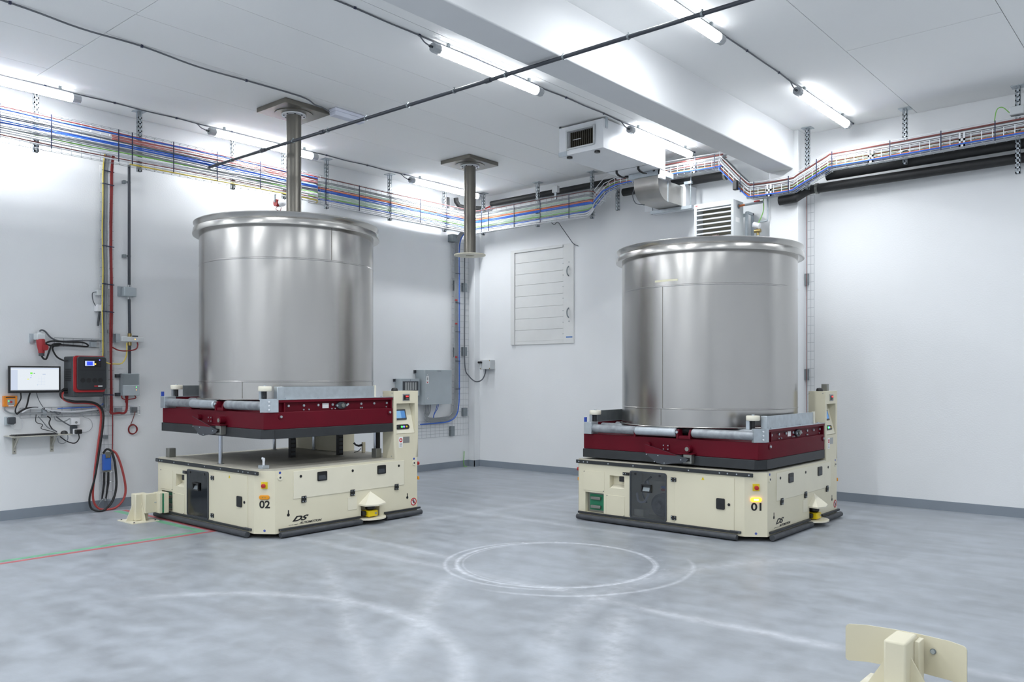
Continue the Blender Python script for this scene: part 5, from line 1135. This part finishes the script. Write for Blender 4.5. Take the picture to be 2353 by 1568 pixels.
# lower tray with a tangle
lt = mesh_tray('wire_tray', 'long horizontal wire tray below the monitor full of loose cables', [((0.035, -6.99, 1.066), (0, 1, 0), (0, 0, 1), 0.94, 0.107, 0.105, 0.0535, 0.003)])
for y in (-6.75, -6.45): B(0.0, 0.04, y-0.02, y+0.02, 1.09, 1.15).build('wall_bracket', 'galv', lt)
def loose(pts, r, m, label, group=None): wire('cable', pts, r, 'cable_'+m, label=label, cat='cable', group=group)
loose([(0.05, -6.98, 1.125), (0.06, -6.90, 1.17), (0.06, -6.78, 1.165), (0.05, -6.65, 1.13), (0.05, -6.45, 1.12), (0.05, -6.2, 1.14)], 0.010, 'white', 'pale cable arching through the lower wire tray')
loose([(0.05, -7.02, 1.12), (0.06, -6.95, 1.165), (0.06, -6.85, 1.175), (0.06, -6.76, 1.16)], 0.010, 'black', 'thick black cable bundle arching at the left of the lower tray')
loose([(0.06, -6.63, 1.16), (0.06, -6.45, 1.162), (0.06, -6.22, 1.168), (0.07, -6.15, 1.2)], 0.006, 'blue', 'thin blue cable along the top of the lower wire tray')
loose([(0.05, -6.70, 1.13), (0.05, -6.66, 1.115), (0.05, -6.62, 1.10), (0.05, -6.6, 1.115), (0.05, -6.67, 1.13)], 0.010, 'dgrey', 'dark knot of cable ends in the lower wire tray')
loose([(0.085, -7.0, 1.335), (0.07, -6.995, 1.27), (0.06, -7.03, 1.20), (0.05, -7.04, 1.14), (0.05, -7.02, 1.105)], 0.007, 'black', 'black cable from the monitor foot to the left end of the lower tray')
loose([(0.085, -6.91, 1.335), (0.06, -6.915, 1.29), (0.05, -6.925, 1.22), (0.05, -6.94, 1.17)], 0.009, 'black', 'knotted black cable under the middle of the monitor')
loose([(0.085, -6.85, 1.335), (0.05, -6.82, 1.27), (0.05, -6.78, 1.19), (0.05, -6.73, 1.13)], 0.004, 'dgrey', 'thin lead slanting from the monitor to the lower tray')
loose([(0.05, -6.84, 1.10), (0.05, -6.84, 1.02), (0.06, -6.78, 0.99), (0.08, -6.80, 0.95), (0.12, -6.72, 0.92), (0.15, -6.68, 0.90)], 0.004, 'black', 'thin black lead zigzagging down to the keyboard')
loose([(0.05, -6.82, 1.08), (0.05, -6.78, 1.03), (0.06, -6.73, 0.96), (0.1, -6.68, 0.925), (0.15, -6.67, 0.905)], 0.004, 'dgrey', 'thin grey lead slanting down to the keyboard end')
loose([(0.05, -6.73, 1.08), (0.05, -6.70, 1.05), (0.06, -6.715, 1.0), (0.08, -6.69, 0.94), (0.12, -6.66, 0.91)], 0.007, 'black', 'black lead dropping from the lower tray behind the mouse')
loose([(0.05, -6.66, 1.075), (0.05, -6.64, 1.03), (0.05, -6.56, 1.015), (0.05, -6.50, 1.045)], 0.006, 'grey', 'grey lead sagging from the lower tray to the white socket')
loose([(0.05, -6.64, 1.07), (0.05, -6.58, 1.02), (0.06, -6.50, 0.965)], 0.007, 'dgrey', 'dark grey lead running down to the lower socket')
loose([(0.04, -6.36, 1.06), (0.02, -6.27, 1.02), (0.02, -6.25, 0.94), (0.02, -6.30, 0.89), (0.03, -6.38, 0.885)], 0.0025, 'grey', 'hair thin grey lead looping right of the double socket')
loose([(0.08, -6.42, 0.875), (0.09, -6.42, 0.82), (0.10, -6.47, 0.775), (0.10, -6.55, 0.80), (0.10, -6.62, 0.855)], 0.006, 'black', 'black lead looping from the plug under the shelf')
loose([(0.15, -6.56, 0.875), (0.12, -6.55, 0.82), (0.10, -6.58, 0.78), (0.10, -6.63, 0.79), (0.10, -6.645, 0.84)], 0.004, 'grey', 'thin grey mouse lead looping under the shelf')
loose([(0.05, -7.08, 1.0), (0.04, -7.05, 0.955), (0.03, -7.0, 0.945), (0.03, -6.965, 0.97), (0.03, -6.97, 1.06)], 0.003, 'white', 'fine pale lead looping below the dark grey box')
dk = thing('junction_box', (0.045, -7.085, 1.0), 'dark grey square junction box at the left end of the lower tray', 'junction box')
B(0.0, 0.05, -7.13, -7.05, 0.998, 1.087).build('base', 'grey_box', dk, bevel=0.004); B(0.05, 0.085, -7.118, -7.045, 1.012, 1.082).build('cover', 'dark_grey', dk, bevel=0.008)
ws = thing('wall_socket', (0.04, -6.44, 0.87), 'white double wall socket above a grey socket with a black plug', 'socket')
B(0.0, 0.055, -6.485, -6.392, 0.972, 1.05).build('upper_box', 'white_plastic', ws, bevel=0.004); disc((0.055, -6.435, 1.0), (1, 0, 0), 0.014, 0.002, 14).build('outlet', 'plate_grey', ws)
B(0.0, 0.05, -6.482, -6.42, 0.87, 0.965).build('lower_box', 'dark_grey', ws, bevel=0.004); B(0.0, 0.06, -6.47, -6.385, 0.868, 0.93).build('lid', 'white_plastic', ws, bevel=0.004); B(0.05, 0.10, -6.455, -6.388, 0.873, 0.922).build('plug', 'black_plastic', ws, bevel=0.008)
# shelf, keyboard, mouse
sh = thing('wall_shelf', (0.12, -6.84, 0.69), 'narrow metal wall shelf on two brackets below the monitor', 'shelf')
B(0.0, 0.25, -7.135, -6.55, 0.877, 0.887).build('board', 'shelf_metal', sh, bevel=0.002)
for y in (-7.035, -6.668):
    MB().box(0.0, 0.008, y-0.018, y+0.018, 0.69, 0.877).box(0.0, 0.16, y-0.018, y+0.018, 0.869, 0.877).build('bracket', 'shelf_metal', sh); MB().tube([(0.01, y, 0.75), (0.13, y, 0.87)], 0.010, 6).build('strut', 'shelf_metal', sh)
    for z in (0.715, 0.84): disc((0.008, y, z), (1, 0, 0), 0.006, 0.003, 8).build('screw', 'dark_grey', sh)
kb = thing('keyboard', (0.15, -6.88, 0.887), 'flat black computer keyboard lying on the wall shelf', 'keyboard')
B(0.06, 0.21, -7.10, -6.68, 0.887, 0.895).build('base', 'black_plastic', kb, bevel=0.002)
kk = MB()
for i in range(5):
    for j in range(18): kk.box(0.075+i*0.025, 0.095+i*0.025, -7.09+j*0.0225, -7.071+j*0.0225, 0.895, 0.900)
kk.build('keys', 'black_plastic', kb, kind='stuff')
MB().lathe([(0.0, 0.036), (0.012, 0.0345), (0.024, 0.029), (0.033, 0.018), (0.036, 0.0)], (0.16, -6.60, 0.887), 20).build('computer_mouse', 'black_plastic', label='black computer mouse on the right end of the wall shelf', cat='mouse')
# alarm horn under the ceiling tray
ah = thing('alarm_horn', (0.34, -4.02, 3.70), 'small red and white alarm horn under the left wall tray', 'alarm')
MB().cyl((0.30, -4.02, 3.77), (0.40, -4.02, 3.77), 0.05, 18).build('horn', 'white_plastic', ah); MB().lathe([(0.05, 0.385), (0.055, 0.40), (0.02, 0.41), (0.0, 0.41)], (0, -4.035, 3.765), 18, 'x').build('lens', 'white_plastic', ah)
MB().cyl((0.33, -4.09, 3.765), (0.33, -4.05, 3.765), 0.048, 16).build('beacon', 'estop_red', ah); wire('lead', [(0.33, -4.06, 3.72), (0.33, -4.08, 3.68), (0.33, -4.02, 3.67), (0.33, -4.0, 3.72)], 0.004, 'cable_dred', ah)
B(0.32, 0.345, -4.10, -4.09, 3.77, 3.87).build('bracket', 'galv_dark', ah)

# ================================================================== corner: cabinet, breaker box, trays
cb = thing('control_cabinet', (0.11, -1.04, 1.07), 'grey wall control cabinet with a red arrow sticker in the corner', 'cabinet')
B(0.0, 0.20, -1.335, -0.748, 1.068, 1.613).build('body', 'grey_box', cb, bevel=0.003); B(0.20, 0.222, -1.335, -0.748, 1.068, 1.613).build('door', 'grey_box', cb, bevel=0.003)
for z in (1.535, 1.165): disc((0.222, -1.272, z), (1, 0, 0), 0.016, 0.004, 14).build('lock', 'light_box', cb); B(0.226, 0.228, -1.275, -1.269, z-0.01, z+0.01).build('key_slot', 'ink', cb)
st = B(0.222, 0.223, -1.312, -1.255, 1.40, 1.515).build('sticker', 'sign_white', cb); MB().extrude([(0.223, -1.305, 1.428), (0.223, -1.262, 1.428), (0.223, -1.283, 1.405)], (0.001, 0, 0)).build('arrow', 'sign_red', st)
B(0.223, 0.224, -1.295, -1.272, 1.452, 1.495).build('sticker_mark', 'plate_grey', st)
B(0.222, 0.2235, -1.07, -0.985, 1.594, 1.600).build('name_strip', 'dark_grey', cb)
for z in (1.59,): B(0.0, 0.02, -1.375, -1.335, z-0.03, z+0.02).build('ear', 'dark_grey', cb)
for y in (-0.745, -0.70): B(0.05, 0.09, y, y+0.04, 1.415, 1.44).build('side_clip', 'galv', cb)
bk = thing('breaker_box', (0.075, -1.57, 1.21), 'small grey breaker box with a clear window left of the control cabinet', 'breaker box')
B(0.0, 0.15, -1.765, -1.385, 1.21, 1.475).build('body', 'grey_box', bk, bevel=0.004); B(0.15, 0.153, -1.734, -1.411, 1.29, 1.435).build('window', 'dark_grey', bk)
for k in range(5): B(0.153, 0.156, -1.69+k*0.05, -1.655+k*0.05, 1.30, 1.42).build('breaker', 'plate_grey', bk)
B(0.0, 0.02, -1.80, -1.765, 1.43, 1.47).build('ear', 'dark_grey', bk); disc((0.15, -1.575, 1.455), (1, 0, 0), 0.006, 0.002, 8).build('screw', 'dark_grey', bk)
ct = mesh_tray('wire_tray', 'wide upright wire mesh on the left wall in the room corner', [((0.03, -0.55, 0.53), (0, 1, 0), (0, 0, 1), 0.40, 3.30, 0.0667, 0.10, 0.0022), ((0.03, -1.32, 0.53), (0, 1, 0), (0, 0, 1), 0.78, 0.26, 0.0975, 0.052, 0.0024)])
for y0_, y1_, z0_, z1_ in ((-0.303, -0.213, 1.856, 2.0), (-0.299, -0.203, 0.851, 0.986), (-0.591, -0.507, 0.53, 0.692), (-0.30, -0.21, 2.93, 3.07), (-0.495, -0.46, 1.83, 1.99), (-0.49, -0.455, 2.93, 3.10)): B(0.002, 0.05, y0_, y1_, z0_, z1_).build('wall_bracket', 'galv_dark', ct)
for z in (3.20, 2.72, 2.24, 1.76, 1.30): B(0.095, 0.10, -0.535, -0.425, z, z+0.010).build('cable_tie', 'tie_navy', ct)
B(0.002, 0.12, -0.62, -0.50, 3.72, 3.84).build('top_bracket', 'galv_dark', ct)
for k in range(5):
    y = -0.525 + k*0.017
    wire('cable', [(0.22, y, 3.88), (0.12, y, 3.78)] + [(0.07, y+0.003*math.sin(i+k), 3.6-i*0.45) for i in range(6)] + [(0.07, y-0.01, 1.05), (0.07, y-0.05, 0.93-k*0.012), (0.07, y-0.16, 0.86-k*0.018), (0.07, -0.95, 0.84-k*0.014), (0.08, -1.15-k*0.01, 0.86-k*0.01), (0.09, -1.225-0.0*k+k*0.028, 0.93), (0.10, -1.24+k*0.035, 1.07)], 0.009, 'cable_grey',
         label=['leftmost', 'second', 'middle one', 'fourth', 'rightmost'][k] + ' of five grey cables curving up into the control cabinet', cat='cable', group='grey cables to the control cabinet')
wire('cable', [(0.22, -0.43, 3.88), (0.12, -0.43, 3.78)] + [(0.085, -0.435, 3.6-i*0.45) for i in range(6)] + [(0.08, -0.44, 1.05), (0.08, -0.50, 0.87), (0.08, -0.66, 0.78), (0.08, -0.95, 0.76), (0.08, -1.3, 0.755)], 0.010, 'cable_blue', label='blue cable down the corner tray and along the lower mesh', cat='cable')
for k, y in enumerate((-0.955, -0.925)): wire('cable', [(0.10, y, 1.07), (0.09, y-0.01, 1.0), (0.07, -1.0+k*0.01, 0.90), (0.06, -1.01+k*0.01, 0.82)], 0.005, 'cable_blue', label=('left' if k == 0 else 'right') + ' one of two thin blue leads under the control cabinet', cat='cable')
for z, nm in ((2.77, 'top'), (2.38, 'middle'), (1.83, 'lowest')): B(0.05, 0.09, -0.52, -0.485, z-0.012, z+0.012).build('cable_marker', 'estop_red', label=nm + ' of three red cable markers on the corner tray', cat='marker')
jr = thing('junction_box', (0.36, -0.06, 1.62), 'pale grey junction box with dark glands on the right wall by the corner', 'junction box')
B(0.236, 0.486, -0.12, 0.0, 1.63, 1.785).build('box', 'light_box', jr, bevel=0.006)
for x in (0.247, 0.292): MB().cyl((x, -0.12, 1.745), (x, -0.145, 1.745), 0.018, 12).build('gland', 'black_plastic', jr)
for p in ((0.275, 1.642), (0.475, 1.642), (0.475, 1.775)): disc((p[0], -0.12, p[1]), (0, -1, 0), 0.009, 0.004, 8).build('screw', 'brass', jr)
wire('cable', [(0.06, -0.27, 3.9), (0.05, -0.272, 3.4), (0.05, -0.268, 2.8), (0.05, -0.274, 2.2), (0.05, -0.262, 1.66), (0.08, -0.20, 1.52), (0.15, -0.155, 1.44), (0.22, -0.13, 1.425), (0.29, -0.10, 1.46), (0.335, -0.08, 1.55), (0.345, -0.07, 1.63)], 0.010, 'cable_dgrey', label='dark grey cable down the corner and up to the pale junction box', cat='cable')
wire('cable', [(0.02, -0.25, 0.26), (0.02, -0.255, 0.16), (0.02, -0.262, 0.08), (0.025, -0.25, 0.01), (0.05, -0.22, 0.006)], 0.006, 'cable_green', label='short loose green cable at the foot of the corner', cat='cable')
wire('cable', [(1.88, -0.27, 3.86), (1.92, -0.24, 3.83), (1.97, -0.22, 3.86), (2.0, -0.15, 3.78), (2.06, -0.06, 3.64), (2.12, -0.02, 3.54), (2.2, -0.01, 3.50)], 0.006, 'cable_dgrey', label='thin dark lead hanging from the tray beside the wall hatch', cat='cable')
lj = thing('junction_box', (2.0, -0.3, 4.2), 'small white junction box on top of the tray above the wall hatch', 'junction box')
B(1.92, 2.02, -0.30, -0.24, 4.30, 4.40).build('box', 'light_box', lj, bevel=0.006); B(1.96, 1.99, -0.29, -0.26, 4.20, 4.30).build('stem', 'galv', lj)

# ================================================================== floor fixtures
cp = thing('charging_post', (1.1, -6.2, 0), 'beige floor post with a boxed charging arm docked to vehicle 02', 'charging post')
B(0.90, 1.25, -6.36, -6.08, 0.0, 0.008).build('base_plate', 'beige_light', cp)
for p in ((0.93, -6.33), (1.22, -6.33), (1.22, -6.11), (0.93, -6.11)): disc((p[0], p[1], 0.008), (0, 0, 1), 0.008, 0.008, 8).build('anchor_bolt', 'dark_grey', cp)
B(1.015, 1.12, -6.27, -6.135, 0.008, 0.285).build('post', 'beige', cp, bevel=0.008)
MB().extrude([(1.12, -6.21, 0.008), (1.21, -6.21, 0.008), (1.12, -6.21, 0.19)], (0, 0.008, 0)).build('gusset', 'beige', cp)
MB().extrude([(1.06, -6.27, 0.008), (1.06, -6.345, 0.008), (1.06, -6.27, 0.19)], (0.008, 0, 0)).build('gusset', 'beige', cp)
B(1.115, 1.19, -6.20, -6.00, 0.085, 0.285).build('arm', 'beige', cp, bevel=0.006)
B(1.13, 1.265, -6.085, -6.055, 0.080, 0.292).build('contact_box', 'beige', cp, bevel=0.004); B(1.12, 1.28, -6.055, -6.045, 0.085, 0.285).build('contact_rim', 'pcb_green', cp); B(1.115, 1.285, -6.045, -5.995, 0.08, 0.292).build('contact_head', 'beige', cp, bevel=0.004)
for z in (0.235, 0.145): B(1.17, 1.23, -5.995, -5.965, z-0.012, z+0.012).build('contact_shoe', 'copper', cp)
disc((1.19, -6.085, 0.19), (0, -1, 0), 0.006, 0.02, 8).build('pin', 'galv', cp)
gp = thing('guide_post', (8.5, -6.09, 0), 'beige floor post with a bent deflector plate in the lower right foreground', 'guide post')
B(8.455, 8.552, -6.182, -5.985, 0.008, 0.285).build('post', 'beige', gp, bevel=0.010)
B(8.30, 8.71, -6.36, -5.86, 0.0, 0.008).build('base_plate', 'beige_light', gp)
MB().extrude([(8.455, -6.10, 0.20), (8.455, -6.10, 0.008), (8.34, -6.10, 0.008)], (0, 0.008, 0)).build('gusset', 'beige', gp)
MB().extrude([(8.552, -6.10, 0.20), (8.552, -6.10, 0.008), (8.667, -6.10, 0.008)], (0, 0.008, 0)).build('gusset', 'beige', gp)
B(8.552, 8.575, -6.05, -5.965, 0.06, 0.265).build('side_cheek', 'beige', gp, bevel=0.003)
pl = [(8.221, -5.995), (8.307, -5.950), (8.439, -5.935), (8.539, -5.935), (8.681, -5.958), (8.764, -6.003)]
g = MB(); zt, zb = 0.27, 0.088
def cut(i): return 0.0
cols = [(8.221, -5.995, zb+0.014, zt-0.014), (8.226, -5.9925, zb+0.005, zt-0.005), (8.236, -5.987, zb, zt)] + [(x, y, zb, zt) for x, y in pl[1:5]] + [(8.749, -5.995, zb, zt), (8.759, -6.0005, zb+0.005, zt-0.005), (8.764, -6.003, zb+0.014, zt-0.014)]
for a, b in zip(cols[:-1], cols[1:]):
    for off, fl in ((0.0, False), (0.006, True)): g.face([(a[0], a[1]+off, a[2]), (b[0], b[1]+off, b[2]), (b[0], b[1]+off, b[3]), (a[0], a[1]+off, a[3])])
    g.face([(a[0], a[1], a[3]), (b[0], b[1], b[3]), (b[0], b[1]+0.006, b[3]), (a[0], a[1]+0.006, a[3])]); g.face([(a[0], a[1], a[2]), (b[0], b[1], b[2]), (b[0], b[1]+0.006, b[2]), (a[0], a[1]+0.006, a[2])])
g.build('deflector_plate', 'beige', gp)
B(8.47, 8.54, -5.985, -5.94, 0.10, 0.255).build('spacer', 'beige', gp)
for x, y, z in ((8.42, -5.938, 0.205), (8.61, -5.948, 0.205)):
    MB().cyl((x, y, z), (x, y-0.012, z), 0.010, 10).build('bolt', 'galv', gp); MB().cyl((x, y-0.003, z), (x, y-0.005, z), 0.014, 12).build('washer', 'galv_dark', gp)
